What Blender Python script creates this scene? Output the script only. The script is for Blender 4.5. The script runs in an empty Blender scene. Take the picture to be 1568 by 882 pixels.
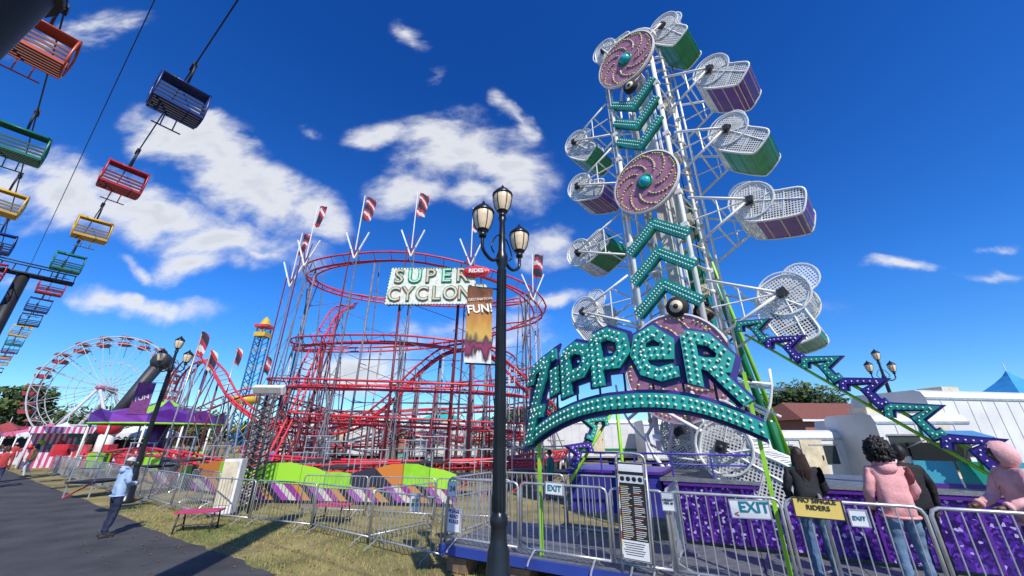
import bpy, math, random
from mathutils import Matrix, Vector, noise
R = random.Random(7)
scene = bpy.context.scene
scene.view_settings.view_transform = 'Standard'
scene.view_settings.look = 'None'
scene.view_settings.exposure = 0
RAD = math.radians

# ------------------------------------------------------------ materials
MATS = {}
def mat(name, col, rough=0.5, metal=0.0, var=0.12, scale=3.0, bump=0.0, bscale=40, spec=0.5, emis=None):
    if name in MATS: return MATS[name]
    m = bpy.data.materials.new(name); m.use_nodes = True
    nt = m.node_tree; N = nt.nodes; L = nt.links
    b = N['Principled BSDF']
    b.inputs['Roughness'].default_value = rough
    b.inputs['Metallic'].default_value = metal
    b.inputs['Specular IOR Level'].default_value = spec
    tc = N.new('ShaderNodeTexCoord')
    nz = N.new('ShaderNodeTexNoise'); nz.inputs['Scale'].default_value = scale
    nz.inputs['Detail'].default_value = 5
    L.new(tc.outputs['Object'], nz.inputs['Vector'])
    cr = N.new('ShaderNodeValToRGB')
    cr.color_ramp.elements[0].position = 0.3; cr.color_ramp.elements[1].position = 0.7
    c0 = [max(0, c*(1-var)) for c in col[:3]]; c1 = [min(1, c*(1+var)) for c in col[:3]]
    cr.color_ramp.elements[0].color = (*c0, 1); cr.color_ramp.elements[1].color = (*c1, 1)
    L.new(nz.outputs['Fac'], cr.inputs['Fac']); L.new(cr.outputs['Color'], b.inputs['Base Color'])
    if bump > 0:
        n2 = N.new('ShaderNodeTexNoise'); n2.inputs['Scale'].default_value = bscale; n2.inputs['Detail'].default_value = 5
        L.new(tc.outputs['Object'], n2.inputs['Vector'])
        bp = N.new('ShaderNodeBump'); bp.inputs['Strength'].default_value = bump; bp.inputs['Distance'].default_value = 0.02
        L.new(n2.outputs['Fac'], bp.inputs['Height']); L.new(bp.outputs['Normal'], b.inputs['Normal'])
    MATS[name] = m
    return m

def perforated(name, col, sc=1.0):
    m = mat(name, col, 0.5, 0, 0.1)
    nt = m.node_tree; N = nt.nodes; L = nt.links
    b = N['Principled BSDF']
    uv = N.new('ShaderNodeUVMap'); uv.uv_map = 'UVMap'
    vo = N.new('ShaderNodeTexVoronoi'); vo.voronoi_dimensions = '2D'; vo.inputs['Scale'].default_value = 17*sc
    vo.inputs['Randomness'].default_value = 0.0
    L.new(uv.outputs['UV'], vo.inputs['Vector'])
    gt = N.new('ShaderNodeMath'); gt.operation = 'GREATER_THAN'; gt.inputs[1].default_value = 0.35
    L.new(vo.outputs['Distance'], gt.inputs[0]); L.new(gt.outputs[0], b.inputs['Alpha'])
    return m

def glitter(name, c1, c2):
    m = mat(name, c1, 0.25, 0.3, 0.1)
    nt = m.node_tree; N = nt.nodes; L = nt.links; b = N['Principled BSDF']
    tc = N.new('ShaderNodeTexCoord'); vo = N.new('ShaderNodeTexVoronoi'); vo.inputs['Scale'].default_value = 26
    L.new(tc.outputs['Object'], vo.inputs['Vector'])
    sp = N.new('ShaderNodeSeparateColor'); L.new(vo.outputs['Color'], sp.inputs[0])
    cr = N.new('ShaderNodeValToRGB'); cr.color_ramp.interpolation = 'CONSTANT'
    e = cr.color_ramp.elements; e[0].color = (c1[0]*.45, c1[1]*.45, c1[2]*.45, 1); e[1].position = .45; e[1].color = (*c1, 1)
    x = e.new(.78); x.color = (*c2, 1); x = e.new(.95); x.color = (.6, .5, .9, 1)
    L.new(sp.outputs[0], cr.inputs['Fac']); L.new(cr.outputs['Color'], b.inputs['Base Color'])
    return m

def bands(name, cols, scale=1.0, axis='X', dist=0.0, rough=0.5):
    m = mat(name, cols[0], rough, 0, 0.1)
    nt = m.node_tree; N = nt.nodes; L = nt.links; b = N['Principled BSDF']
    tc = N.new('ShaderNodeTexCoord'); w = N.new('ShaderNodeTexWave')
    w.wave_profile = 'SAW'; w.bands_direction = axis
    w.inputs['Scale'].default_value = scale; w.inputs['Distortion'].default_value = dist
    w.inputs['Detail Scale'].default_value = .6
    L.new(tc.outputs['Object'], w.inputs['Vector'])
    cr = N.new('ShaderNodeValToRGB'); cr.color_ramp.interpolation = 'CONSTANT'
    e = cr.color_ramp.elements; n = len(cols)
    e[0].color = (*cols[0], 1); e[1].position = 1/n; e[1].color = (*cols[1 % n], 1)
    for i in range(2, n):
        x = e.new(i/n); x.color = (*cols[i], 1)
    L.new(w.outputs['Color'], cr.inputs['Fac']); L.new(cr.outputs['Color'], b.inputs['Base Color'])
    return m

white = mat('white_paint', (.80, .79, .74), .38, 0, .1, 2)
offwh = mat('cream_paint', (.62, .54, .38), .5, 0, .2, 4)
steel = mat('galvanised_steel', (.50, .51, .53), .36, .55, .2, 6)
dsteel = mat('dark_steel', (.05, .05, .055), .5, .3, .2)
rub = mat('rubber', (.02, .02, .02), .8)
red = mat('red_track_paint', (.62, .04, .06), .38, 0, .2, 2)
dred = mat('dark_red_paint', (.16, .02, .03), .45, 0, .2)
lilac = mat('grey_column_paint', (.17, .16, .19), .5, 0, .3)
pcol = mat('pale_column_paint', (.42, .40, .42), .5, 0, .25)
teal = mat('teal_paint', (.012, .30, .25), .4, 0, .2)
navy = mat('navy_paint', (.035, .02, .20), .4, 0, .2)
purple = mat('purple_paint', (.10, .02, .26), .35, 0, .2)
green = mat('green_paint', (.01, .22, .09), .35, 0, .2)
lime = mat('lime_paint', (.28, .62, .03), .4, 0, .12)
mauve = mat('mauve_panel', (.42, .18, .27), .5, 0, .28, 5)
bulb = mat('bulb_glass', (.82, .88, .80), .2, 0, .05)
ybulb = mat('yellow_bulb', (.66, .72, .16), .25, 0, .1)
glit = glitter('purple_glitter', (.07, .02, .28), (.16, .05, .5))
holes = perforated('white_perforated_mesh', (.80, .79, .75))
glass = mat('window_glass', (.03, .04, .05), .08, 0, .1)
lampglass = mat('lantern_glass', (.80, .62, .40), .3, 0, .15, 8)
wood = mat('timber_block', (.22, .14, .08), .8, 0, .3, 10)

# ------------------------------------------------------------ mesh builder
class MB:
    def __init__(s):
        s.v = []; s.f = []; s.m = []; s.u = []; s.s = []; s.M = Matrix.Identity(4)
    def add(s, vs, fs, mi=0, uv=None, smooth=False):
        b = len(s.v)
        for i, p in enumerate(vs):
            s.v.append(s.M @ Vector(p)); s.u.append(uv[i] if uv else (0, 0))
        for f in fs:
            s.f.append([b+i for i in f]); s.m.append(mi); s.s.append(smooth)
    def path(s, pts, r, mi=0, n=6, closed=False, caps=True):
        pts = [Vector(p) for p in pts]
        k = len(pts); rr = r if isinstance(r, (list, tuple)) else [r]*k
        vs = []; ref = None
        for i, p in enumerate(pts):
            if closed: t = pts[(i+1) % k]-pts[i-1]
            else: t = pts[min(i+1, k-1)]-pts[max(i-1, 0)]
            if t.length < 1e-9: t = Vector((0, 0, 1))
            t.normalize()
            if ref is None:
                ref = Vector((0, 0, 1)) if abs(t.z) < .9 else Vector((1, 0, 0))
            a = t.cross(ref)
            if a.length < 1e-4: a = t.orthogonal()
            a.normalize(); b = a.cross(t).normalized(); ref = b
            for j in range(n):
                an = 2*math.pi*j/n
                vs.append(p+(a*math.cos(an)+b*math.sin(an))*rr[i])
        fs = []
        for i in range(k if closed else k-1):
            i2 = (i+1) % k
            for j in range(n):
                fs.append((i*n+j, i*n+(j+1) % n, i2*n+(j+1) % n, i2*n+j))
        if caps and not closed:
            fs.append(tuple(range(n))[::-1]); fs.append(tuple((k-1)*n+j for j in range(n)))
        s.add(vs, fs, mi, smooth=(n >= 6))
    def tube(s, a, b, r, mi=0, n=6): s.path([a, b], r, mi, n)
    def box(s, c, d, mi=0, rz=0.0, rx=0.0):
        x, y, z = d[0]/2, d[1]/2, d[2]/2
        rot = Matrix.Rotation(rz, 3, 'Z') @ Matrix.Rotation(rx, 3, 'X')
        vs = [Vector(c)+rot @ Vector((i*x, j*y, k*z)) for i in (-1, 1) for j in (-1, 1) for k in (-1, 1)]
        s.add(vs, [(0, 1, 3, 2), (4, 6, 7, 5), (0, 4, 5, 1), (2, 3, 7, 6), (0, 2, 6, 4), (1, 5, 7, 3)], mi)
    def prism(s, poly, y0, y1, mi=0, mside=None, sides=True):
        n = len(poly)
        vs = [(p[0], y0, p[1]) for p in poly]+[(p[0], y1, p[1]) for p in poly]
        uv = [(p[0], p[1]) for p in poly]*2
        s.add(vs, [tuple(range(n)), tuple(range(2*n-1, n-1, -1))], mi, uv)
        if sides: s.add(vs, [(i, i+n, (i+1) % n+n, (i+1) % n) for i in range(n)], mi if mside is None else mside)
    def ball(s, c, r, mi=0, n=8, k=5, smooth=True):
        rx, ry, rz = r if isinstance(r, (tuple, list)) else (r, r, r)
        vs = [(c[0], c[1], c[2]-rz)]
        for i in range(1, k):
            a = -math.pi/2+math.pi*i/k
            for j in range(n):
                t = 2*math.pi*j/n
                vs.append((c[0]+rx*math.cos(a)*math.cos(t), c[1]+ry*math.cos(a)*math.sin(t), c[2]+rz*math.sin(a)))
        vs.append((c[0], c[1], c[2]+rz))
        fs = [(0, 1+(j+1) % n, 1+j) for j in range(n)]
        for i in range(k-2):
            for j in range(n):
                fs.append((1+i*n+j, 1+i*n+(j+1) % n, 1+(i+1)*n+(j+1) % n, 1+(i+1)*n+j))
        t = len(vs)-1
        fs += [(t, 1+(k-2)*n+j, 1+(k-2)*n+(j+1) % n) for j in range(n)]
        s.add(vs, fs, mi, smooth=smooth)
    def lathe(s, prof, c=(0, 0, 0), mi=0, n=16, smooth=True):
        vs = []
        for r, z in prof:
            for j in range(n):
                t = 2*math.pi*j/n
                vs.append((c[0]+r*math.cos(t), c[1]+r*math.sin(t), c[2]+z))
        fs = []
        for i in range(len(prof)-1):
            for j in range(n):
                fs.append((i*n+j, i*n+(j+1) % n, (i+1)*n+(j+1) % n, (i+1)*n+j))
        s.add(vs, fs, mi, smooth=smooth)
    def obj(s, name, mats, parent=None, matrix=None):
        me = bpy.data.meshes.new(name)
        if matrix is None and s.v:
            xs = [p.x for p in s.v]; ys = [p.y for p in s.v]; zs = [p.z for p in s.v]
            o = Vector(((min(xs)+max(xs))/2, (min(ys)+max(ys))/2, min(zs)))
            matrix = Matrix.Translation(o); vs = [p-o for p in s.v]
        else: vs = s.v
        me.from_pydata([tuple(p) for p in vs], [], s.f)
        for m in mats: me.materials.append(m)
        me.polygons.foreach_set('material_index', s.m)
        me.polygons.foreach_set('use_smooth', s.s)
        ul = me.uv_layers.new(name='UVMap')
        idx = [0]*len(me.loops); me.loops.foreach_get('vertex_index', idx)
        flat = []
        for i in idx: flat += [s.u[i][0], s.u[i][1]]
        ul.data.foreach_set('uv', flat)
        me.update()
        ob = bpy.data.objects.new(name, me); scene.collection.objects.link(ob)
        if parent:
            ob.parent = parent
            ob.matrix_basis = parent.matrix_basis.inverted() @ matrix
        else: ob.matrix_basis = matrix
        return ob

def group(name, loc=(0, 0, 0), M=None):
    e = bpy.data.objects.new(name, None); e.empty_display_size = .3
    e.matrix_basis = M if M is not None else Matrix.Translation(loc)
    scene.collection.objects.link(e); return e

def frame(o, xd):
    """matrix with x along xd (horizontal), y into the depth, z up"""
    x = Vector((xd[0], xd[1], 0)).normalized(); y = Vector((-x.y, x.x, 0))
    return Matrix(((x.x, y.x, 0, o[0]), (x.y, y.y, 0, o[1]), (0, 0, 1, o[2]), (0, 0, 0, 1)))

def catmull(pts, k=6, closed=False):
    pts = [Vector(p) for p in pts]; n = len(pts); out = []
    for i in range(n if closed else n-1):
        g = lambda j: pts[j % n] if closed else pts[max(0, min(n-1, j))]
        p0, p1, p2, p3 = g(i-1), g(i), g(i+1), g(i+2)
        for q in range(k):
            t = q/k
            out.append(.5*((2*p1)+(p2-p0)*t+(2*p0-5*p1+4*p2-p3)*t*t+(3*p1-p0-3*p2+p3)*t**3))
    if not closed: out.append(pts[-1])
    return out

def text(name, body, size, M, m, parent, ext=.004, bold=0.0, sx=1.0):
    cu = bpy.data.curves.new(name, 'FONT'); cu.body = body; cu.size = size; cu.extrude = ext; cu.offset = bold
    cu.align_x = 'CENTER'; cu.align_y = 'CENTER'; cu.resolution_u = 3
    t = bpy.data.objects.new(name+'_c', cu); scene.collection.objects.link(t)
    dg = bpy.context.evaluated_depsgraph_get()
    me = bpy.data.meshes.new_from_object(t.evaluated_get(dg)); me.name = name
    bpy.data.objects.remove(t)
    me.materials.clear(); me.materials.append(m)
    ob = bpy.data.objects.new(name, me); scene.collection.objects.link(ob)
    W = M @ Matrix.Rotation(RAD(90), 4, 'X') @ Matrix.Diagonal((sx, 1, 1, 1))
    if parent:
        ob.parent = parent; ob.matrix_basis = parent.matrix_basis.inverted() @ W
    else: ob.matrix_basis = W
    return ob

T = Matrix.Translation

# ------------------------------------------------------------ camera
cam = bpy.data.cameras.new('camera'); co = bpy.data.objects.new('camera', cam)
scene.collection.objects.link(co); scene.camera = co
cam.sensor_width = 36; cam.lens = 13.0; cam.clip_end = 3000; cam.clip_start = .05
co.location = (0, 0, 2.2); co.rotation_euler = (RAD(90+22), 0, 0)

# ------------------------------------------------------------ light
SUN = Vector((.34, -.94, 0)).normalized(); EL = RAD(45)
sv = Vector((SUN.x*math.cos(EL), SUN.y*math.cos(EL), math.sin(EL)))
sl = bpy.data.lights.new('sun', 'SUN'); sl.energy = 5.0; sl.angle = RAD(.5); sl.color = (1, .95, .86)
so = bpy.data.objects.new('sun', sl); scene.collection.objects.link(so)
so.rotation_euler = sv.to_track_quat('Z', 'Y').to_euler()

w = bpy.data.worlds.new('World'); scene.world = w; w.use_nodes = True
nt = w.node_tree; N = nt.nodes; L = nt.links; N.clear()
out = N.new('ShaderNodeOutputWorld')
sky = N.new('ShaderNodeTexSky'); sky.sky_type = 'NISHITA'; sky.sun_disc = False
sky.sun_elevation = EL; sky.sun_rotation = math.atan2(SUN.x, SUN.y)
sky.altitude = 300; sky.air_density = 1.0; sky.dust_density = .1; sky.ozone_density = 3.0
hs = N.new('ShaderNodeHueSaturation'); hs.inputs['Saturation'].default_value = 1.25; hs.inputs['Value'].default_value = 1.0
L.new(sky.outputs[0], hs.inputs['Color'])
bg = N.new('ShaderNodeBackground'); bg.inputs['Strength'].default_value = .10
tc = N.new('ShaderNodeTexCoord'); sp = N.new('ShaderNodeSeparateXYZ'); L.new(tc.outputs['Generated'], sp.inputs[0])
def math_n(op, a, b=None, c=None, clamp=False):
    n = N.new('ShaderNodeMath'); n.operation = op; n.use_clamp = clamp
    for i, x in enumerate((a, b, c)):
        if x is None: continue
        if isinstance(x, (int, float)): n.inputs[i].default_value = x
        else: L.new(x, n.inputs[i])
    return n.outputs[0]
grade = N.new('ShaderNodeValToRGB'); grade.color_ramp.elements[0].position = .0; grade.color_ramp.elements[0].color = (.28, .41, .50, 1)
grade.color_ramp.elements[1].position = .78; grade.color_ramp.elements[1].color = (.10, .29, .56, 1)
q_ = grade.color_ramp.elements.new(.3); q_.color = (.20, .41, .66, 1)
L.new(sp.outputs[2], grade.inputs['Fac'])
mulc = N.new('ShaderNodeVectorMath'); mulc.operation = 'MULTIPLY'; L.new(hs.outputs[0], mulc.inputs[0]); L.new(grade.outputs[0], mulc.inputs[1])
mul2 = N.new('ShaderNodeVectorMath'); mul2.operation = 'SCALE'; L.new(mulc.outputs[0], mul2.inputs[0]); mul2.inputs['Scale'].default_value = 3.0
L.new(mul2.outputs[0], bg.inputs['Color'])
ay = math_n('MAXIMUM', math_n('ABSOLUTE', sp.outputs[1]), .05)
sx = math_n('DIVIDE', sp.outputs[0], ay); sz = math_n('DIVIDE', sp.outputs[2], ay)
cb = N.new('ShaderNodeCombineXYZ'); L.new(sx, cb.inputs[0]); L.new(sz, cb.inputs[1])
nw = N.new('ShaderNodeTexNoise'); nw.inputs['Scale'].default_value = 3.2; nw.inputs['Detail'].default_value = 5
L.new(cb.outputs[0], nw.inputs['Vector'])
vm = N.new('ShaderNodeVectorMath'); vm.operation = 'MULTIPLY_ADD'
L.new(nw.outputs['Color'], vm.inputs[0]); vm.inputs[1].default_value = (.26, .26, 0)
vadd = N.new('ShaderNodeVectorMath'); vadd.operation = 'ADD'; L.new(cb.outputs[0], vadd.inputs[0]); vadd.inputs[1].default_value = (-.13, -.13, 0)
L.new(vadd.outputs[0], vm.inputs[2])
# (azimuth tangent, elevation tangent, half length, half height, tilt deg, density)
CL = [(-1.03, .90, .30, .10, -40, 1.1), (-.80, .76, .24, .09, -35, 1.1), (-1.22, 1.02, .16, .10, -50, .85), (-.64, .68, .14, .06, -40, .85),
      (-1.14, .66, .30, .09, -12, 1.1), (-.88, .57, .28, .08, -15, 1.1), (-1.45, .76, .28, .12, -20, 1.0), (-.72, .49, .12, .035, -10, .85),
      (-.93, .50, .12, .05, 0, .9), (-1.7, .80, .2, .1, 0, .8),
      (-.19, .92, .17, .14, 20, 1.0), (-.03, .85, .15, .14, -40, 1.0), (-.31, .76, .15, .07, 15, .9), (-.27, 1.02, .12, .08, 20, .85),
      (-.13, .71, .11, .06, -20, .85), (.03, .74, .08, .09, 60, .8), (.03, 1.04, .13, .03, -55, .7), (-.47, 1.0, .11, .05, 5, .75),
      (.11, .55, .07, .06, 60, .95), (-1.01, .36, .14, .035, -12, .85), (-1.2, .385, .10, .035, -10, .85), (-1.1, .485, .09, .02, -15, .55),
      (1.17, .466, .11, .026, 5, .8), (1.47, .56, .08, .02, 5, .5), (1.4, .45, .08, .02, 0, .45), (-1.72, 1.52, .22, .10, 30, .6),
      (-.44, 1.53, .05, .09, 35, .62), (-.40, .18, .16, .07, 10, .9), (.13, .36, .12, .03, 10, .75), (-.30, 1.28, .05, .05, 0, .4),
      (.7, .3, .2, .03, 5, .45), (-.05, .25, .16, .05, 5, .7), (-.72, 1.02, .06, .03, 0, .5), (-1.75, .42, .3, .06, 0, .7)]
acc = None
for (cx, cz, a, b, rt, dn) in CL:
    mp = N.new('ShaderNodeMapping'); mp.vector_type = 'TEXTURE'
    mp.inputs['Location'].default_value = (cx, cz, 0); mp.inputs['Rotation'].default_value = (0, 0, RAD(rt))
    mp.inputs['Scale'].default_value = (a*1.5, b*1.5, 1); L.new(vm.outputs[0], mp.inputs['Vector'])
    ln = N.new('ShaderNodeVectorMath'); ln.operation = 'LENGTH'; L.new(mp.outputs[0], ln.inputs[0])
    d = math_n('MULTIPLY', math_n('SUBTRACT', 1.0, ln.outputs['Value'], clamp=True), dn)
    acc = d if acc is None else math_n('MAXIMUM', acc, d)
stretch = N.new('ShaderNodeMapping'); stretch.inputs['Rotation'].default_value = (0, 0, RAD(25)); stretch.inputs['Scale'].default_value = (.75, 1.25, 1)
L.new(cb.outputs[0], stretch.inputs['Vector'])
fn = N.new('ShaderNodeTexNoise'); fn.inputs['Scale'].default_value = 6.5; fn.inputs['Detail'].default_value = 10; fn.inputs['Roughness'].default_value = .60
fn.inputs['Distortion'].default_value = .25
L.new(stretch.outputs[0], fn.inputs['Vector'])
den = math_n('ADD', math_n('MULTIPLY', acc, 1.0), math_n('MULTIPLY', math_n('SUBTRACT', fn.outputs['Fac'], .5), 1.9))
mr = N.new('ShaderNodeMapRange'); mr.interpolation_type = 'SMOOTHSTEP'
mr.inputs['From Min'].default_value = -.02; mr.inputs['From Max'].default_value = .92
L.new(den, mr.inputs['Value'])
gate = N.new('ShaderNodeMapRange'); gate.interpolation_type = 'SMOOTHSTEP'; gate.inputs['From Min'].default_value = .0; gate.inputs['From Max'].default_value = .30
L.new(acc, gate.inputs['Value'])
fac = math_n('MULTIPLY', mr.outputs[0], gate.outputs[0], clamp=True)
cr = N.new('ShaderNodeValToRGB'); cr.color_ramp.elements[0].color = (.62, .70, .84, 1); cr.color_ramp.elements[1].color = (.93, .94, .96, 1)
cr.color_ramp.elements[0].position = .1; cr.color_ramp.elements[1].position = .65
q_ = cr.color_ramp.elements.new(1.0); q_.color = (.70, .75, .83, 1)
L.new(den, cr.inputs['Fac'])
bgc = N.new('ShaderNodeBackground'); bgc.inputs['Strength'].default_value = .97; L.new(cr.outputs[0], bgc.inputs['Color'])
mx = N.new('ShaderNodeMixShader'); L.new(math_n('MULTIPLY', fac, .97), mx.inputs[0]); L.new(bg.outputs[0], mx.inputs[1]); L.new(bgc.outputs[0], mx.inputs[2])
L.new(mx.outputs[0], out.inputs['Surface'])

# ------------------------------------------------------------ ground
grass = mat('dry_grass', (.235, .195, .075), .95, 0, .45, .9, .6, 60)
mb = MB(); mb.add([(-900, -300, 0), (900, -300, 0), (900, 1500, 0), (-900, 1500, 0)], [(0, 1, 2, 3)])
mb.obj('grass_ground', [grass], matrix=Matrix.Identity(4))
asph = mat('asphalt', (.055, .055, .058), .85, 0, .4, 1.0, .6, 120)
edge = [(9, -1.5), (3.5, 2.4), (.5, 4.35), (-2, 6.2), (-4, 7.7), (-6.4, 9.35), (-8.7, 10.8), (-16, 15.9), (-24.4, 21.5), (-40, 32), (-70, 51)]
edge = [(p.x, p.y) for p in catmull([(a, b, 0) for a, b in edge], 10)]
edge = [(x+.07*noise.noise((x*1.5, y, 0)), y+.12*noise.noise((x*2.2, y*2, 4))) for x, y in edge]
mb = MB()
vs = [(x, y, .004) for x, y in edge]+[(-110, 45, .004), (-110, -60, .004), (40, -60, .004), (30, -10, .004)]
mb.add(vs, [tuple(range(len(vs)))]); mb.obj('asphalt_road', [asph], matrix=Matrix.Identity(4))
gb = [mat('grass_blade_dry', (.36, .30, .12), .9), mat('grass_blade_green', (.12, .19, .04), .9), mat('fallen_leaf', (.22, .10, .03), .9)]
def edge_y(x):
    for i in range(len(edge)-1):
        x1, x0 = edge[i][0], edge[i+1][0]
        if x0 <= x <= x1:
            t = (x-x0)/(x1-x0+1e-9); return edge[i+1][1]*(1-t)+edge[i][1]*t
    return 0
mb = MB()
for i in range(38000):
    x = R.uniform(-13, 4); y0 = edge_y(x)
    y = y0-.03+abs(R.gauss(0, 1))*3.0
    if y > 15: continue
    if noise.noise((x*.8, y*.8, 0)) < -.28 and R.random() < .7: continue
    a = R.uniform(0, 6.28); h = R.uniform(.02, .075); ww = R.uniform(.004, .009); l = R.uniform(-.04, .04)
    dx, dy = math.cos(a)*ww, math.sin(a)*ww
    k = 1 if noise.noise((x*.5, y*.5, 7)) + R.uniform(-.4, .4) > .10 else 0
    mb.add([(x-dx, y-dy, .0), (x+dx, y+dy, .0), (x+l, y+R.uniform(-.03, .03), h)], [(0, 1, 2)], k)
for i in range(500):
    x = R.uniform(-13, 2); y = edge_y(x)+R.gauss(.8, 1.4)
    a = R.uniform(0, 6.28); q = .03
    mb.add([(x+q*math.cos(a+k*1.57), y+q*math.sin(a+k*1.57), .012+.012*(k % 2)) for k in range(4)], [(0, 1, 2, 3)], 2)
mb.obj('grass_tufts', gb, matrix=Matrix.Identity(4))

# ------------------------------------------------------------ trees
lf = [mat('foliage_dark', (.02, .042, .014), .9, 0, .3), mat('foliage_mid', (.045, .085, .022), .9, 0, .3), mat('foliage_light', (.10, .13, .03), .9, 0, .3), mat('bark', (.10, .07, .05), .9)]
def foliage(mb, c, r, n, q):
    for i in range(n):
        d = Vector((R.gauss(0, 1), R.gauss(0, 1), R.gauss(0, 1))).normalized()*(R.random()**.4)
        p = Vector(c)+Vector((d.x*r, d.y*r, d.z*r*.8))
        if noise.noise(p*(1.2/r*1.6)) < -.28: continue
        a = Vector((R.gauss(0, 1), R.gauss(0, 1), R.gauss(0, 1))).normalized(); b = a.orthogonal().normalized()
        s = q*R.uniform(.6, 1.4)
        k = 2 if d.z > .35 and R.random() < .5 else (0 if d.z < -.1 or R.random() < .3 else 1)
        mb.add([p-a*s, p+b*s*.6, p+a*s, p-b*s*.6], [(0, 1, 2, 3)], k)
def tree(name, x, y, h, r, n=4200):
    mb = MB()
    mb.path([(x, y, 0), (x+.1, y, h*.3), (x-.1, y, h*.6)], [h*.035, h*.028, h*.015], 3, 8)
    for i in range(6):
        a = i*1.05; mb.path([(x, y, h*.3), (x+math.cos(a)*r*.4, y+math.sin(a)*r*.4, h*.55), (x+math.cos(a)*r*.7, y+math.sin(a)*r*.7, h*.7)], [h*.015, h*.01, h*.004], 3, 5)
    for i in range(10):
        a = R.uniform(0, 6.28); q = R.uniform(.1, .6)*r
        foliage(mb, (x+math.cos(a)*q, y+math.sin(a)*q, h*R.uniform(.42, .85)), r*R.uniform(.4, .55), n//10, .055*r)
    mb.obj(name, lf)
mb = MB()
for i in range(150):
    t = i/149; x = -190+420*t; y = 120+R.uniform(-8, 18)
    hh = 7+4*noise.noise((x*.03, 0, 0))+R.uniform(-1, 2)+(4.0 if x < -100 else 0)
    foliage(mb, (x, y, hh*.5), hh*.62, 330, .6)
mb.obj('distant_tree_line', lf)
tree('shade_tree', 31, 43, 7.8, 4); tree('shade_tree', 36, 46, 8.5, 4); tree('shade_tree', -83, 66, 10.5, 6); tree('shade_tree', -92, 64, 12, 6)
tree('shade_tree', 0.5, 52, 6.2, 3.4); tree('shade_tree', 5, 55, 7, 3.6); tree('shade_tree', 27.5, 44, 6.6, 3.4)

# ------------------------------------------------------------ street lamps
lampblack = mat('lamp_post_paint', (.022, .026, .032), .3, .4, .3)
def lantern(mb, c, s=1.0):
    x, y, z = c
    mb.lathe([(0, 0), (.05*s, .0), (.055*s, .04*s), (.04*s, .07*s), (.08*s, .09*s), (.085*s, .11*s)], c, 0, 12)
    mb.lathe([(.08*s, .11*s), (.115*s, .19*s), (.135*s, .30*s), (.14*s, .37*s), (.13*s, .40*s)], c, 1, 14)
    mb.lathe([(.155*s, .385*s), (.158*s, .405*s), (.13*s, .44*s), (.085*s, .49*s), (.04*s, .52*s), (.03*s, .545*s), (.02*s, .56*s), (.0, .60*s)], c, 0, 14)
    mb.lathe([(.155*s, .385*s), (.0, .385*s)], c, 0, 14)
    for j in range(6):
        a = j*math.pi/3; ca, sa = math.cos(a), math.sin(a)
        mb.path([(x+.085*s*ca, y+.085*s*sa, z+.11*s), (x+.12*s*ca, y+.12*s*sa, z+.19*s), (x+.142*s*ca, y+.142*s*sa, z+.30*s), (x+.148*s*ca, y+.148*s*sa, z+.39*s)], .006*s, 0, 4)
def street_lamp(x, y, ang, H=5.55, sp=.44, ls=1.1):
    g = group('street_lamp', (x, y, 0)); mb = MB()
    mb.lathe([(.0, 0), (.26, 0), (.26, .1), (.2, .16), (.19, .5), (.15, .62), (.13, .95), (.1, 1.05), (.095, 1.2), (.1, 1.22), (.078, 1.26)], (x, y, 0), 0, 16)
    mb.lathe([(.098, 1.20), (.108, 1.24), (.108, 1.30), (.09, 1.34), (.078, 1.36)], (x, y, 0), 0, 16)
    mb.lathe([(.078, 1.26), (.062, H-.9), (.095, H-.82), (.095, H-.72), (.06, H-.62), (.045, H-.1), (.07, H-.02), (.03, H+.02)], (x, y, 0), 0, 16)
    for j in range(10):
        a = j*math.pi/5; mb.tube((x+.077*math.cos(a), y+.077*math.sin(a), 1.36), (x+.064*math.cos(a), y+.064*math.sin(a), H-.95), .008, 0, 4)
    for k in (0, 1):
        a = ang+k*math.pi; ca, sa = math.cos(a), math.sin(a)
        mb.path(catmull([(x, y, H-.72), (x+ca*sp*.5, y+sa*sp*.5, H-.86), (x+ca*sp*.95, y+sa*sp*.95, H-.76), (x+ca*sp, y+sa*sp, H-.55)], 6), .027, 0, 8)
        mb.path(catmull([(x, y, H-.35), (x+ca*sp*.3, y+sa*sp*.3, H-.40), (x+ca*sp*.55, y+sa*sp*.55, H-.62), (x+ca*sp*.4, y+sa*sp*.4, H-.72)], 5), .013, 0, 6)
        lantern(mb, (x+ca*sp, y+sa*sp, H-.56), ls)
    lantern(mb, (x, y, H), ls)
    mb.obj('post_and_lanterns', [lampblack, lampglass], g)
    return g
lp = street_lamp(-.16, 5.2, RAD(230))
bx, by = -.22, 5.2
mb = MB()
mb.tube((bx, by, 4.28), (bx-.42, by-.12, 4.28), .012, 0); mb.tube((bx, by, 3.14), (bx-.42, by-.12, 3.14), .012, 0)
Mb = frame((bx-.25, by-.06, 3.71), (.96, .27)); mb.M = Mb
vs = []; uv = []
for i in range(9):
    for j in range(13):
        vs.append((-.2+.05*i*.95, -.03+.015*math.sin(i*.9+j*.3), -.56+j*.0933)); uv.append((i/8, j/12))
mb.add(vs, [(i*13+j, (i+1)*13+j, (i+1)*13+j+1, i*13+j+1) for i in range(8) for j in range(12)], 1, uv, True)
bm_ = mat('banner_cloth', (.5, .3, .1), .8)
nt = bm_.node_tree; u_ = nt.nodes.new('ShaderNodeUVMap'); s_ = nt.nodes.new('ShaderNodeSeparateXYZ'); nt.links.new(u_.outputs[0], s_.inputs[0])
nn = nt.nodes.new('ShaderNodeTexVoronoi'); nn.inputs['Scale'].default_value = 6; nt.links.new(u_.outputs[0], nn.inputs['Vector'])
ad = nt.nodes.new('ShaderNodeMath'); ad.operation = 'MULTIPLY_ADD'; nt.links.new(nn.outputs['Distance'], ad.inputs[0]); ad.inputs[1].default_value = .16; nt.links.new(s_.outputs[1], ad.inputs[2])
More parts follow.
